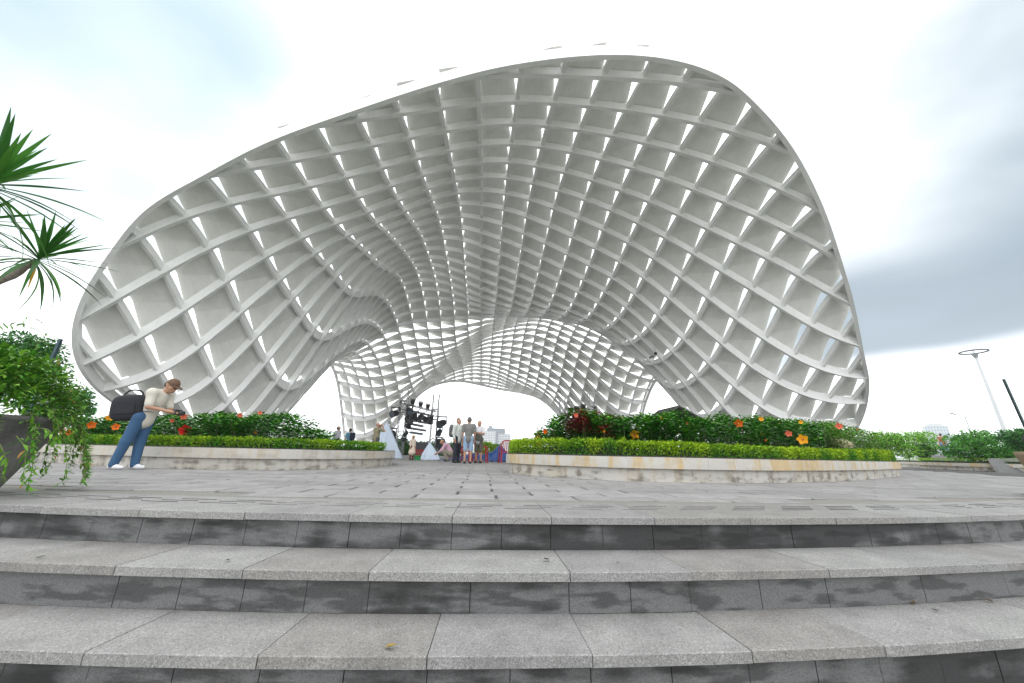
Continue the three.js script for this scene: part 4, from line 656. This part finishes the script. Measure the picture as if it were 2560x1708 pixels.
for (let i = 0; i < 3; i++) stageLight(`lamp standing on the second truss behind the hibiscus, ${['left', 'middle', 'right'][i]} one`, V3(lerp(tR1.x, tR2.x, 0.3 + i * 0.22), 3.62, lerp(tR1.z, tR2.z, 0.3 + i * 0.22)), 0.9, 0.3, 0.2);
// ------------------------------------------------------------------ draped sheets, speaker, bucket, chairs, tarp, kiosk, camera
function drape(label, u, vFoot, d, w, h, pole, seed, lean = 0) {
  const b = P(u, vFoot, d), t = thing('draped_cloth', label, 'cloth', b.x, 0, b.z), n = 72, m = 22, pos = [], idx = [], r = rng(seed), ph = [r() * 6, r() * 6, r() * 6];
  for (let j = 0; j <= m; j++) for (let i = 0; i <= n; i++) { const s = j / m, a = i / n * 2 * Math.PI, f = 0.10 * Math.pow(s, 0.7) * (Math.sin(a * 7 + ph[0] + s * 1.2) * 0.6 + Math.sin(a * 11 + ph[1]) * 0.4 + Math.sin(a * 4 + ph[2] - s) * 0.5), R = (0.06 + 0.94 * Math.pow(s, 0.85)) * w / 2 * (1 + f * 1.5) * (1 - 0.25 * Math.pow(1 - s, 3)); pos.push(Math.cos(a) * R + lean * (1 - s), h * (1 - s) + (s === 1 ? 0.01 * Math.sin(a * 9) : 0) + 0.012, Math.sin(a) * R * 0.7); }
  for (let j = 0; j < m; j++) for (let i = 0; i < n; i++) { const A = j * (n + 1) + i, B = A + n + 1; idx.push(A, A + 1, B, A + 1, B + 1, B); }
  const g = new THREE.BufferGeometry(); g.setAttribute('position', new THREE.Float32BufferAttribute(pos, 3)); g.setIndex(idx); g.computeVertexNormals(); part(t, 'sheet', g, new THREE.MeshStandardMaterial({ color: rgb(0.52, 0.60, 0.70), roughness: 0.75, side: THREE.DoubleSide })); const p = new MB(); p.bar(V3(lean, 0, 0), V3(lean, h - 0.02, 0), 0.03, 0.03, 8); part(t, 'pole', p.geo(), alu); return t;
}
drape('tall thing under a pale blue sheet, behind the man taking a photo', 955, 1143, 22, 2.1, 1.95, true, 5, 0.05); drape('low peaked pale blue sheet on the paving beside the green bucket', 1074, 1147, 19, 1.05, 0.82, true, 9, -0.05);
{ const b = P(1052, 1140, 21), t = thing('loudspeaker', 'dark box loudspeaker with red front between the squatting figure and the low sheet', 'loudspeaker', b.x, 0, b.z), m = new MB(); m.box(-0.32, 0, -0.25, 0.32, 0.82, 0.25); part(t, 'cabinet', m.geo(), std(rgb(0.03, 0.03, 0.035), 0.6)); const q = new MB(); q.box(-0.27, 0.06, 0.25, 0.27, 0.5, 0.27); part(t, 'grille', q.geo(), std(rgb(0.18, 0.02, 0.02), 0.7)); const c = new MB(); c.box(-0.33, 0.82, -0.26, 0.33, 0.86, 0.26); part(t, 'lid', c.geo(), std(rgb(0.05, 0.05, 0.055), 0.5)); }
{ const b = P(1044, 1146, 18), t = thing('bucket', 'small green plastic bucket on the paving in front of the figure in the cream coat', 'bucket', b.x, 0, b.z); part(t, 'tub', new THREE.LatheGeometry([[0, 0.01], [0.12, 0.01], [0.125, 0], [0.155, 0.2], [0.17, 0.2], [0.17, 0.215], [0.145, 0.215], [0.12, 0.03], [0, 0.03]].map(([x, y]) => new THREE.Vector2(x, y)), 20), std(rgb(0.02, 0.22, 0.06), 0.5)); part(t, 'handle', new THREE.TorusGeometry(0.15, 0.006, 6, 20, Math.PI).translate(0, 0.21, 0), std(rgb(0.02, 0.18, 0.05), 0.5)); }
const redP = std(rgb(0.36, 0.008, 0.014), 0.35);
function chairAt(label, u, v, d, turn, tip = 0) {
  const b = P(u, v, d), t = thing('plastic_chair', label, 'chair', b.x, 0, b.z, turn, 'red plastic chairs');
  for (const [x, z] of [[-0.2, -0.2], [0.2, -0.2], [-0.21, 0.21], [0.21, 0.21]]) { const m = new MB(); m.bar(V3(x * 1.15, 0, z * 1.15), V3(x, 0.43, z), 0.028, 0.032, 5); part(t, 'leg', m.geo(), redP); }
  const s = new MB(); s.box(-0.23, 0.42, -0.23, 0.23, 0.455, 0.24); part(t, 'seat', s.geo(), redP);
  for (let i = 0; i < 5; i++) { const x = -0.16 + i * 0.08, m = new MB(); m.bar(V3(x, 0.46, -0.21), V3(x * 1.05, 0.84, -0.29), 0.02, 0.02, 4); part(t, 'back_slat', m.geo(), redP); }
  part(t, 'back_hoop', tubeGeo([V3(-0.22, 0.45, -0.21), V3(-0.24, 0.7, -0.27), V3(-0.16, 0.86, -0.30), V3(0, 0.89, -0.305), V3(0.16, 0.86, -0.30), V3(0.24, 0.7, -0.27), V3(0.22, 0.45, -0.21)], 0.024, 0.024, 6, 28), redP);
  for (const s2 of [-1, 1]) part(t, 'armrest', tubeGeo([V3(s2 * 0.235, 0.66, -0.25), V3(s2 * 0.27, 0.66, 0), V3(s2 * 0.26, 0.62, 0.18), V3(s2 * 0.23, 0.44, 0.2)], 0.022, 0.022, 6, 12), redP);
  return t;
}
chairAt('red plastic chair behind the legs of the man in the grey shirt', 1163, 1152, 16.2, 2.9); chairAt('red plastic chair seen side-on, just right of the man with the shoulder bag', 1203, 1152, 15.8, 1.4); chairAt('red plastic chair facing away beside the blue tarp heap', 1263, 1152, 15.6, 3.3); chairAt('red plastic chair half hidden by the right planter', 1295, 1150, 18.5, 2.8);
{ // blue tarpaulin: a flat spread and a heap
  const cloth = (name, label, c, rx, rz, f) => { const nx = 44, nz = 26, pos = [], idx = []; for (let j = 0; j <= nz; j++) for (let i = 0; i <= nx; i++) { const a = i / nx * 2 - 1, b = j / nz * 2 - 1; pos.push(a * rx * (1 + 0.06 * Math.sin(j)), f(a, b), b * rz * (1 + 0.05 * Math.sin(i * 1.3))); } for (let j = 0; j < nz; j++) for (let i = 0; i < nx; i++) { const A = j * (nx + 1) + i, B = A + nx + 1; idx.push(A, B, A + 1, A + 1, B, B + 1); } const g = new THREE.BufferGeometry(); g.setAttribute('position', new THREE.Float32BufferAttribute(pos, 3)); g.setIndex(idx); g.computeVertexNormals(); const m = top(name, g, new THREE.MeshStandardMaterial({ color: rgb(0.012, 0.055, 0.20), roughness: 0.5, side: THREE.DoubleSide }), label, 'tarpaulin'); m.position.set(c.x, 0, c.z); };
  cloth('tarpaulin', 'dark blue tarpaulin spread flat behind the standing men', P(1205, 1142, 19.5), 2.4, 0.9, (a, b) => 0.02 + 0.30 * Math.exp(-((a + 0.1) ** 2) * 6 - b * b * 2) + 0.06 * Math.abs(Math.sin(a * 9 + b * 4)) * (1 - a * a) * (1 - b * b));
  cloth('tarpaulin', 'blue tarpaulin heaped over something beside the red chair', P(1246, 1140, 18.2), 0.62, 0.5, (a, b) => 0.02 + 0.72 * Math.pow(Math.max(0, 1 - a * a), 0.5) * Math.pow(Math.max(0, 1 - b * b), 0.4) * (0.85 + 0.2 * Math.sin(a * 5 + 1)) + 0.03 * Math.sin(a * 14 + b * 9));
}
{ // kiosk with a dark pitched roof, mostly behind the hibiscus
  const t = thing('kiosk', 'kiosk with a dark pitched panel roof behind the hibiscus, under the right canopy leg', 'kiosk'), d = 17, a = P(1698, 1017, d), dk = std(rgb(0.045, 0.05, 0.045), 0.5, 0.1), sl = (name, p, q, w) => { const m = new MB(), dz = V3(0, 0, -2.2), up = V3(0, 0.07, 0), F = [p, q, q.clone().add(dz), p.clone().add(dz)], lo = F.map((e) => e.toArray()), hi = F.map((e) => e.clone().add(up).toArray()); m.quad(...lo); m.quad(hi[3], hi[2], hi[1], hi[0]); for (let i = 0; i < 4; i++) { const k = (i + 1) % 4; m.quad(lo[k], lo[i], hi[i], hi[k]); } part(t, name, m.geo(), dk); };
  const l = P(1662, 1046, d), r = P(1800, 1072, d); sl('roof', a, r); sl('roof', a, l); for (const p of [V3(l.x + 0.4, 0, a.z - 0.3), V3(r.x - 0.8, 0, a.z - 0.3), V3(l.x + 0.4, 0, a.z - 1.9), V3(r.x - 0.8, 0, a.z - 1.9)]) { const f = p.x < a.x ? lerp(a.y, l.y, (a.x - p.x) / (a.x - l.x)) : lerp(a.y, r.y, (p.x - a.x) / (r.x - a.x)), m = new MB(); m.box(p.x - 0.06, 0, p.z - 0.06, p.x + 0.06, f - 0.01, p.z + 0.06); part(t, 'post', m.geo(), std(rgb(0.25, 0.25, 0.24), 0.6)); } }
{ const p = P(1346, 1096, 17.5), t = thing('sign_board', 'red board seen at the left end of the rounded hibiscus bush', 'board', p.x, 0, p.z, -0.3), m = new MB(); m.box(-0.16, 0.65, -0.02, 0.16, p.y + 0.27, 0.02); part(t, 'panel', m.geo(), std(rgb(0.45, 0.01, 0.015), 0.5)); const q = new MB(); q.bar(V3(0, 0, 0), V3(0, 0.7, 0), 0.025, 0.025, 6); part(t, 'post', q.geo(), alu); }
{ // two small cameras on the right leg of the canopy, at the inner surface
  const on = (u, v) => { const dd = dirOf(u, v); let prev = null; for (let s = 12; s < 45; s += 0.02) { const q = camera.position.clone().addScaledVector(dd, s), f = (q.y - 0.4) / S - Hs(q.x / S, -q.z / S); if (f > 0) return camera.position.clone().addScaledVector(dd, s - 0.18); } return P(u, v, 20); };
  const a = on(1639, 884), t = thing('security_camera', 'small black dome camera on the inside of the right canopy leg', 'camera', a.x, a.y, a.z); part(t, 'dome', new THREE.SphereGeometry(0.12, 14, 10), blackM); const m = new MB(); m.bar(V3(0, 0, 0), V3(0, 0.75, 0), 0.015, 0.015, 5); part(t, 'stalk', m.geo(), std(rgb(0.5, 0.5, 0.5), 0.5));
  const b = on(1630, 892), t2 = thing('security_camera', 'small grey tube camera just below the dome camera on the canopy leg', 'camera', b.x, b.y, b.z), m2 = new MB(); m2.bar(V3(-0.2, -0.1, 0), V3(0.16, 0.08, 0), 0.07, 0.06, 8); part(t2, 'housing', m2.geo(), std(rgb(0.12, 0.12, 0.12), 0.5)); const m3 = new MB(); m3.bar(V3(0.05, 0.02, 0), V3(0.1, 0.1, -0.4), 0.02, 0.02, 5); part(t2, 'bracket', m3.geo(), std(rgb(0.3, 0.3, 0.3), 0.5)); }
// dead leaves on the steps
[[960, 1622, -0.41, 0.030, 'curled yellow-brown leaf on the lowest visible tread, left of centre'], [2285, 1514, -0.41, 0.028, 'brown dead leaf against the middle riser, right of centre'], [2488, 1510, -0.41, 0.030, 'brown dead leaf on the lowest tread near the right border'], [2350, 1531, -0.41, 0.02, 'small dark leaf just below the dead leaf by the riser'], [1374, 1401, -0.205, 0.030, 'dark twig-like leaf on the middle tread near the centre'], [573, 1402, -0.205, 0.02, 'small dark leaf on the middle tread, left part'], [1540, 1409, -0.205, 0.012, 'tiny dark leaf on the middle tread, right of the twig-like leaf'], [85, 1399, -0.205, 0.022, 'greenish leaf on the middle tread near the left border']].forEach(([u, v, y, s, label], i) => { const p = G(u, v, y), t = top('fallen_leaf', leafGeo(1, 0.45, 0.5, -0.25, 4), leafMat([rgb(0.28, 0.20, 0.05), rgb(0.14, 0.09, 0.05), rgb(0.10, 0.075, 0.05), rgb(0.03, 0.03, 0.03), rgb(0.03, 0.03, 0.03), rgb(0.05, 0.05, 0.04), rgb(0.03, 0.03, 0.03), rgb(0.10, 0.13, 0.05)][i], 0.8, 0.1), label, 'leaf'); t.scale.setScalar(s * 1.9); t.position.set(p.x, y + 0.006, p.z); t.rotation.y = 1.4 + i; });

// ------------------------------------------------------------------ people: one smooth skin each, clothes as further surfaces
function iso(bones, cell, blend) { // naive surface nets of smoothly joined round cones [ax,ay,az,ra,bx,by,bz,rb]
  const lo = [1e9, 1e9, 1e9], hi = [-1e9, -1e9, -1e9]; for (const b of bones) for (const [o, r] of [[0, b[3]], [4, b[7]]]) for (let k = 0; k < 3; k++) { lo[k] = Math.min(lo[k], b[o + k] - r - 2.5 * cell); hi[k] = Math.max(hi[k], b[o + k] + r + 2.5 * cell); }
  const n = [0, 1, 2].map((k) => Math.ceil((hi[k] - lo[k]) / cell) + 1), [nx, ny, nz] = n, F = new Float32Array(nx * ny * nz).fill(1), I = (i, j, k) => (k * ny + j) * nx + i;
  for (const b of bones) { const R = Math.max(b[3], b[7]) + blend + 2 * cell, mn = [0, 1, 2].map((k) => Math.max(0, Math.floor((Math.min(b[k], b[k + 4]) - R - lo[k]) / cell))), mx = [0, 1, 2].map((k) => Math.min(n[k] - 1, Math.ceil((Math.max(b[k], b[k + 4]) + R - lo[k]) / cell))), d = [b[4] - b[0], b[5] - b[1], b[6] - b[2]], L2 = d[0] ** 2 + d[1] ** 2 + d[2] ** 2 + 1e-9;
    for (let k = mn[2]; k <= mx[2]; k++) for (let j = mn[1]; j <= mx[1]; j++) for (let i = mn[0]; i <= mx[0]; i++) { const p = [lo[0] + i * cell - b[0], lo[1] + j * cell - b[1], lo[2] + k * cell - b[2]], t = clamp((p[0] * d[0] + p[1] * d[1] + p[2] * d[2]) / L2, 0, 1), e = Math.hypot(p[0] - d[0] * t, p[1] - d[1] * t, p[2] - d[2] * t) - lerp(b[3], b[7], t), o = I(i, j, k), a = F[o], hh = Math.max(blend - Math.abs(a - e), 0) / blend; F[o] = Math.min(a, e) - hh * hh * blend / 4; } }
  const V = new Int32Array(nx * ny * nz).fill(-1), pos = [], idx = [];
  for (let k = 0; k < nz - 1; k++) for (let j = 0; j < ny - 1; j++) for (let i = 0; i < nx - 1; i++) { let c = 0, s = [0, 0, 0]; for (let a = 0; a < 8; a++) for (const ax of [1, 2, 4]) { if (a & ax) continue; const g = (m) => F[I(i + (m & 1), j + ((m >> 1) & 1), k + ((m >> 2) & 1))], u = g(a), v = g(a | ax); if ((u < 0) !== (v < 0)) { const t = u / (u - v); c++; for (let q = 0; q < 3; q++) s[q] += ((a >> q) & 1) + (ax === 1 << q ? t : 0); } } if (c) { V[I(i, j, k)] = pos.length / 3; pos.push(lo[0] + (i + s[0] / c) * cell, lo[1] + (j + s[1] / c) * cell, lo[2] + (k + s[2] / c) * cell); } }
  const st = [1, nx, nx * ny]; for (let k = 1; k < nz - 1; k++) for (let j = 1; j < ny - 1; j++) for (let i = 1; i < nx - 1; i++) for (let q = 0; q < 3; q++) { const o = I(i, j, k), u = F[o], v = F[o + st[q]]; if ((u < 0) === (v < 0)) continue; const A = st[(q + 1) % 3], B = st[(q + 2) % 3], w = [V[o - A - B], V[o - B], V[o], V[o - A]]; if (w.some((e) => e < 0)) continue; if (u < 0) idx.push(w[0], w[1], w[2], w[0], w[2], w[3]); else idx.push(w[0], w[2], w[1], w[0], w[3], w[2]); }
  const g = new THREE.BufferGeometry(); g.setAttribute('position', new THREE.Float32BufferAttribute(pos, 3)); g.setIndex(idx); g.computeVertexNormals(); return g;
}
// local frame: facing +z, left hand +x, feet on y = 0
function person(label, foot, turn, o) {
  const t = thing('person', label, 'person', foot.x, 0, foot.z, turn), s = o.h / 1.72; t.scale.setScalar(s);
  const J = Object.assign({ pel: [0, 0.92, 0], chest: [0, 1.28, 0], neck: [0, 1.45, 0.01], head: [0, 1.60, 0.03], shL: [0.18, 1.39, 0], elL: [0.23, 1.12, -0.02], haL: [0.22, 0.88, 0.06], shR: [-0.18, 1.39, 0], elR: [-0.23, 1.12, -0.02], haR: [-0.22, 0.88, 0.06], hiL: [0.09, 0.90, 0], knL: [0.11, 0.49, 0.02], anL: [0.11, 0.08, -0.03], hiR: [-0.09, 0.90, 0], knR: [-0.11, 0.49, 0.02], anR: [-0.11, 0.08, -0.03] }, o.J);
  const B = (a, ra, b, rb) => [...a, ra, ...b, rb], add = (a, b, k = 1) => [a[0] + b[0] * k, a[1] + b[1] * k, a[2] + b[2] * k], sub = (a, b) => [a[0] - b[0], a[1] - b[1], a[2] - b[2]], mix = (a, b, f) => a.map((x, i) => lerp(x, b[i], f)), nrm = (a) => { const l = Math.hypot(...a) || 1; return a.map((x) => x / l); };
  const fwd = o.look || [0, -0.1, 1], f = nrm(fwd), up = nrm(sub([0, 1, 0], f.map((x) => x * f[1]))), rt = [up[1] * f[2] - up[2] * f[1], up[2] * f[0] - up[0] * f[2], up[0] * f[1] - up[1] * f[0]], hp = (x, y, z) => [0, 1, 2].map((k) => J.head[k] + rt[k] * x + up[k] * y + f[k] * z);
  const torso = [B(J.pel, 0.115, mix(J.pel, J.chest, 0.5), 0.11), B(mix(J.pel, J.chest, 0.5), 0.115, J.chest, 0.125), B(J.shL, 0.062, J.shR, 0.062), B(J.chest, 0.12, mix(J.chest, J.neck, 0.5), 0.09)];
  const body = [...torso, B(mix(J.chest, J.neck, 0.6), 0.07, J.neck, 0.056), B(J.neck, 0.055, hp(0, -0.04, -0.02), 0.055), B(hp(0, 0.035, -0.02), 0.088, hp(0, -0.01, 0.02), 0.078), B(hp(0, -0.07, 0.045), 0.047, hp(0, -0.02, 0.03), 0.065), B(hp(0, -0.005, 0.098), 0.009, hp(0, -0.03, 0.112), 0.015), B(hp(0.08, -0.02, -0.01), 0.012, hp(0.082, 0.01, -0.02), 0.018), B(hp(-0.08, -0.02, -0.01), 0.012, hp(-0.082, 0.01, -0.02), 0.018), B(hp(-0.018, -0.066, 0.088), 0.008, hp(0.018, -0.066, 0.088), 0.008)];
  for (const S2 of ['L', 'R']) { const sg = S2 === 'L' ? 1 : -1, sh = J['sh' + S2], el = J['el' + S2], ha = J['ha' + S2], d = nrm(sub(ha, el)), sd = nrm([sg * 0.3, 0.1, 1]); body.push(B(sh, 0.052, el, 0.04), B(el, 0.04, ha, 0.027), B(ha, 0.03, add(ha, d, 0.07), 0.034)); for (let k = 0; k < 4; k++) { const r0 = add(add(ha, d, 0.075), sd, (k - 1.5) * 0.018), m = add(r0, d, 0.042 - 0.004 * Math.abs(k - 1)); body.push(B(r0, 0.009, m, 0.009), B(m, 0.009, add(add(m, d, 0.026), [-sg, -0.3, 0], 0.018), 0.0075)); } const th = add(ha, sd, 0.03); body.push(B(th, 0.011, add(add(th, sd, 0.025), d, 0.035), 0.009)); body.push(B(J['hi' + S2], 0.085, J['kn' + S2], 0.056), B(J['kn' + S2], 0.054, J['an' + S2], 0.036), B(add(J['an' + S2], [0, -0.03, -0.02]), 0.034, add(J['an' + S2], [0, -0.045, 0.12]), 0.026)); }
  part(t, 'body', iso(body, 0.012, 0.03), o.skin || std(rgb(0.40, 0.22, 0.14), 0.55));
  const sl = o.sleeve ?? 0.75, shirt = torso.map((b) => b.map((x, i) => i === 3 || i === 7 ? x + 0.026 : x)); for (const S2 of ['L', 'R']) { shirt.push(B(J['sh' + S2], 0.075, mix(J['sh' + S2], J['el' + S2], Math.min(sl, 1)), 0.066)); if (sl > 1) shirt.push(B(J['el' + S2], 0.058, mix(J['el' + S2], J['ha' + S2], sl - 1), 0.042)); } if (o.hem) shirt.push(B(J.pel, 0.15, add(J.pel, [0, -o.hem, 0]), 0.15 + 0.3 * o.hem)); else shirt.push(B(J.pel, 0.145, add(J.pel, [0, -0.05, 0]), 0.145));
  const sm = part(t, 'shirt', iso(shirt, 0.014, 0.04), o.shirt); if (o.stripe) for (const y of [0.30, 0.62, 0.9]) { const c = mix(J.pel, J.chest, y), st = part(t, 'shirt_stripe', new THREE.TorusGeometry(0.146, 0.007, 5, 28).rotateX(Math.PI / 2), blackM); st.position.set(...c); st.scale.set(1.03, 1, 1.03); }
  const le = o.leg ?? 1, tr = [B(add(J.hiL, [0, 0.04, 0]), 0.115, add(J.hiR, [0, 0.04, 0]), 0.115)]; for (const S2 of ['L', 'R']) { const hi = J['hi' + S2], kn = J['kn' + S2], an = J['an' + S2]; tr.push(B(hi, 0.105, mix(hi, kn, Math.min(1, le * 1.9)), 0.08)); if (le > 0.55) tr.push(B(kn, 0.08, add(an, [0, 0.0, 0]), 0.064)); } part(t, 'trousers', iso(tr, 0.014, 0.03), o.pants);
  for (const S2 of ['L', 'R']) { const an = J['an' + S2]; part(t, 'shoe', iso([B(add(an, [0, -0.03, -0.04]), 0.042, add(an, [0, -0.035, 0.06]), 0.043), B(add(an, [0, -0.04, 0.05]), 0.042, add(an, [0, -0.046, 0.15]), 0.032)], 0.011, 0.02), o.shoe || blackM); }
  if (!o.bald) part(t, 'hair', iso([B(hp(0, 0.055, -0.035), 0.085, hp(0, 0.0, -0.06), 0.07), ...(o.long ? [B(hp(0, 0.0, -0.08), 0.06, hp(0, -0.1, -0.09), 0.045)] : [])], 0.011, 0.02), o.hair || std(rgb(0.02, 0.016, 0.014), 0.7));
  for (const x of [-0.032, 0.032]) { const e = part(t, 'eye', new THREE.SphereGeometry(0.010, 8, 6), blackM); e.position.set(...hp(x, 0.01, 0.092)); }
  if (o.hat) { const g = new THREE.Group(); g.name = numbered('hat'); t.add(g); const q = new THREE.Matrix4().makeBasis(V3(...rt), V3(...up), V3(...f)); g.quaternion.setFromRotationMatrix(q); g.position.set(...hp(0, 0.055, -0.012)); part(g, 'crown', new THREE.SphereGeometry(0.104, 20, 10, 0, 6.2832, 0, 1.75), o.hat); const br = part(g, 'brim', o.wide ? new THREE.CylinderGeometry(0.19, 0.21, 0.012, 28) : new THREE.CylinderGeometry(0.088, 0.088, 0.014, 20, 1, false, -Math.PI / 2, Math.PI).scale(1, 1, 1.35), o.hat); br.position.set(0, 0.0, o.wide ? 0 : 0.085); }
  return t;
}
function pack(name, label, c, turn, w, h, d, m, tilt = 0) { const g = new THREE.SphereGeometry(1, 28, 20), q = g.attributes.position; for (let i = 0; i < q.count; i++) { const p = [q.getX(i), q.getY(i), q.getZ(i)].map((x) => Math.sign(x) * Math.pow(Math.abs(x), 0.55)); q.setXYZ(i, p[0] * w / 2, p[1] * h / 2, p[2] * d / 2); } g.computeVertexNormals(); const t = thing(name, label, 'bag', c.x, c.y, c.z, turn); t.rotation.z = tilt; part(t, 'bag_body', g, m); const k = new MB(); k.box(-w * 0.3, -h * 0.25, d * 0.44, w * 0.3, h * 0.08, d * 0.53); part(t, 'pocket', k.geo(), m); part(t, 'strap', tubeGeo([V3(-w * 0.3, h * 0.42, 0), V3(-w * 0.1, h * 0.68, 0), V3(w * 0.25, h * 0.62, 0), V3(w * 0.35, h * 0.4, 0)], 0.014, 0.014, 5, 14), m); return t; }
const cl = (r, g, b) => std(rgb(r, g, b), 0.85), denim = cl(0.035, 0.095, 0.19);
{ // the man with the camera, bending to the flowers; faces right (+x)
  const z = 7.15, b = P(318, 1150, z), F = V3(b.x, 0, -z);
  person('man in brown cap, cream striped shirt and jeans, looking down at a camera', F, Math.PI / 2, { h: 1.68, look: [0, -0.62, 1], sleeve: 0.8, stripe: true, shirt: cl(0.56, 0.53, 0.46), pants: denim, shoe: cl(0.7, 0.7, 0.72), hat: cl(0.13, 0.075, 0.045), J: { pel: [0, 0.90, 0.06], chest: [0, 1.24, 0.18], neck: [0, 1.38, 0.28], head: [0, 1.49, 0.37], shL: [0.18, 1.34, 0.22], elL: [0.2, 1.08, 0.30], haL: [0.09, 1.02, 0.52], shR: [-0.18, 1.34, 0.22], elR: [-0.22, 1.08, 0.26], haR: [-0.09, 1.02, 0.51], hiL: [0.09, 0.88, 0.06], hiR: [-0.09, 0.88, 0.06], knL: [0.1, 0.48, 0.03], knR: [-0.1, 0.48, -0.03], anL: [0.1, 0.08, 0.06], anR: [-0.1, 0.08, -0.12] } });
  pack('shoulder_bag', 'big black shoulder bag slung on the back of the man in the brown cap', V3(F.x - 0.14, 1.04, F.z + 0.1), 0.1, 0.52, 0.46, 0.26, cl(0.012, 0.013, 0.018), 0.12);
  const c = thing('photo_camera', 'black camera held in the hands of the man in the brown cap', 'camera', F.x + 0.60, 0.985, F.z, 0), m = new MB(); m.box(-0.05, -0.045, -0.075, 0.02, 0.05, 0.075); part(c, 'camera_body', m.geo(), blackM); const l = part(c, 'lens', new THREE.CylinderGeometry(0.036, 0.04, 0.09, 16).rotateZ(Math.PI / 2), blackM); l.position.set(0.06, -0.01, 0); }
const at = (u, z) => { const p = P(u, 1140, z); return V3(p.x, 0, -z); };
const A1 = at(1141, 14.8), A2 = at(1169, 14.2), A3 = at(1196, 15.1);
person('man in pale shirt and dark trousers with a grey backpack, left of the standing three', A1, 0.9, { h: 1.68, sleeve: 1.8, shirt: cl(0.55, 0.58, 0.54), pants: cl(0.02, 0.023, 0.035) }); pack('backpack', 'grey backpack with a yellow mark on the man in the pale shirt', V3(A1.x - 0.22, 1.2, A1.z - 0.12), 0.9, 0.3, 0.5, 0.2, cl(0.10, 0.10, 0.10));
person('man seen from behind in grey shirt and light denim shorts, middle of three', A2, Math.PI, { h: 1.68, shirt: cl(0.17, 0.17, 0.16), pants: cl(0.25, 0.36, 0.5), leg: 0.5, hair: cl(0.1, 0.1, 0.1) });
person('bald man in white printed shirt and camouflage shorts, gesturing with raised hand', A3, -0.5, { h: 1.64, bald: true, shirt: cl(0.62, 0.62, 0.64), pants: cl(0.10, 0.095, 0.07), leg: 0.52, J: { elL: [0.28, 1.16, 0.14], haL: [0.1, 1.2, 0.36], elR: [-0.27, 1.2, 0.1], haR: [-0.17, 1.45, 0.2] } }); pack('shoulder_bag', 'olive-grey shoulder bag hanging on the bald man in the white shirt', V3(A3.x - 0.05, 0.98, A3.z + 0.2), -0.4, 0.36, 0.26, 0.12, cl(0.10, 0.095, 0.08), -0.3);
const squat = { pel: [0, 0.32, -0.1], chest: [0, 0.62, 0.12], neck: [0, 0.74, 0.24], head: [0, 0.85, 0.33], shL: [0.17, 0.7, 0.18], shR: [-0.17, 0.7, 0.18], elL: [0.2, 0.46, 0.34], elR: [-0.2, 0.46, 0.34], haL: [0.12, 0.34, 0.52], haR: [-0.12, 0.34, 0.52], hiL: [0.09, 0.3, -0.08], hiR: [-0.09, 0.3, -0.08], knL: [0.16, 0.48, 0.3], knR: [-0.16, 0.48, 0.3], anL: [0.11, 0.08, 0.04], anR: [-0.11, 0.08, 0.04] };
person('crouching man in pink shirt and khaki trousers, left of the standing three', at(1122, 17), -1.5, { h: 1.7, shirt: cl(0.55, 0.34, 0.42), pants: cl(0.26, 0.24, 0.18), sleeve: 1.6, J: squat });
person('small figure in long cream coat and straw hat by the green bucket', at(1029, 18), 0.9, { h: 1.1, shirt: cl(0.62, 0.52, 0.42), hem: 0.36, pants: cl(0.14, 0.06, 0.05), sleeve: 1.6, long: true, hat: cl(0.36, 0.2, 0.09), wide: true });
person('man in khaki vest taking a photo, behind the tip of the left planter', at(935, 19), 2.5, { h: 1.72, shirt: cl(0.22, 0.20, 0.12), pants: cl(0.07, 0.065, 0.06), bald: true, J: { elR: [-0.36, 1.32, 0.16], haR: [-0.1, 1.56, 0.2], elL: [0.34, 1.3, 0.16], haL: [0.08, 1.55, 0.2] } });
person('man in pale cap and grey-lilac shirt behind the left planter hedge', at(835, 23), 2.6, { h: 1.72, shirt: cl(0.36, 0.35, 0.38), pants: cl(0.05, 0.05, 0.06), sleeve: 1.5, hat: cl(0.5, 0.42, 0.38) });
const A8 = at(867, 25); person('man in dark cap and blue shirt behind the left planter hedge', A8, -2.4, { h: 1.7, shirt: cl(0.10, 0.28, 0.40), pants: cl(0.04, 0.04, 0.05), hat: blackM }); pack('backpack', 'navy backpack on the man in the blue shirt', V3(A8.x + 0.22, 1.24, A8.z + 0.15), 0.4, 0.34, 0.48, 0.24, cl(0.015, 0.018, 0.04));
{ const z = 26.5, q = P(2371, 1150, z), t = person('woman in striped crop top and blue jeans seen from behind, at the white rail', V3(q.x, 0, -z), 2.6, { h: 1.64, shirt: cl(0.30, 0.14, 0.07), pants: cl(0.12, 0.24, 0.38), sleeve: 0.2, skin: std(rgb(0.52, 0.33, 0.24), 0.55) }); t.position.y = Math.max(0, P(2371, 1085, z).y - 1.64); const pl = thing('plinth', 'low stone step under the woman in jeans', 'step', q.x, 0, -z), m = new MB(); m.box(-0.7, 0, -0.5, 0.7, Math.max(0.02, t.position.y), 0.5); part(pl, 'block', m.geo(), paveMats[0]); }
renderer.render(scene, camera);
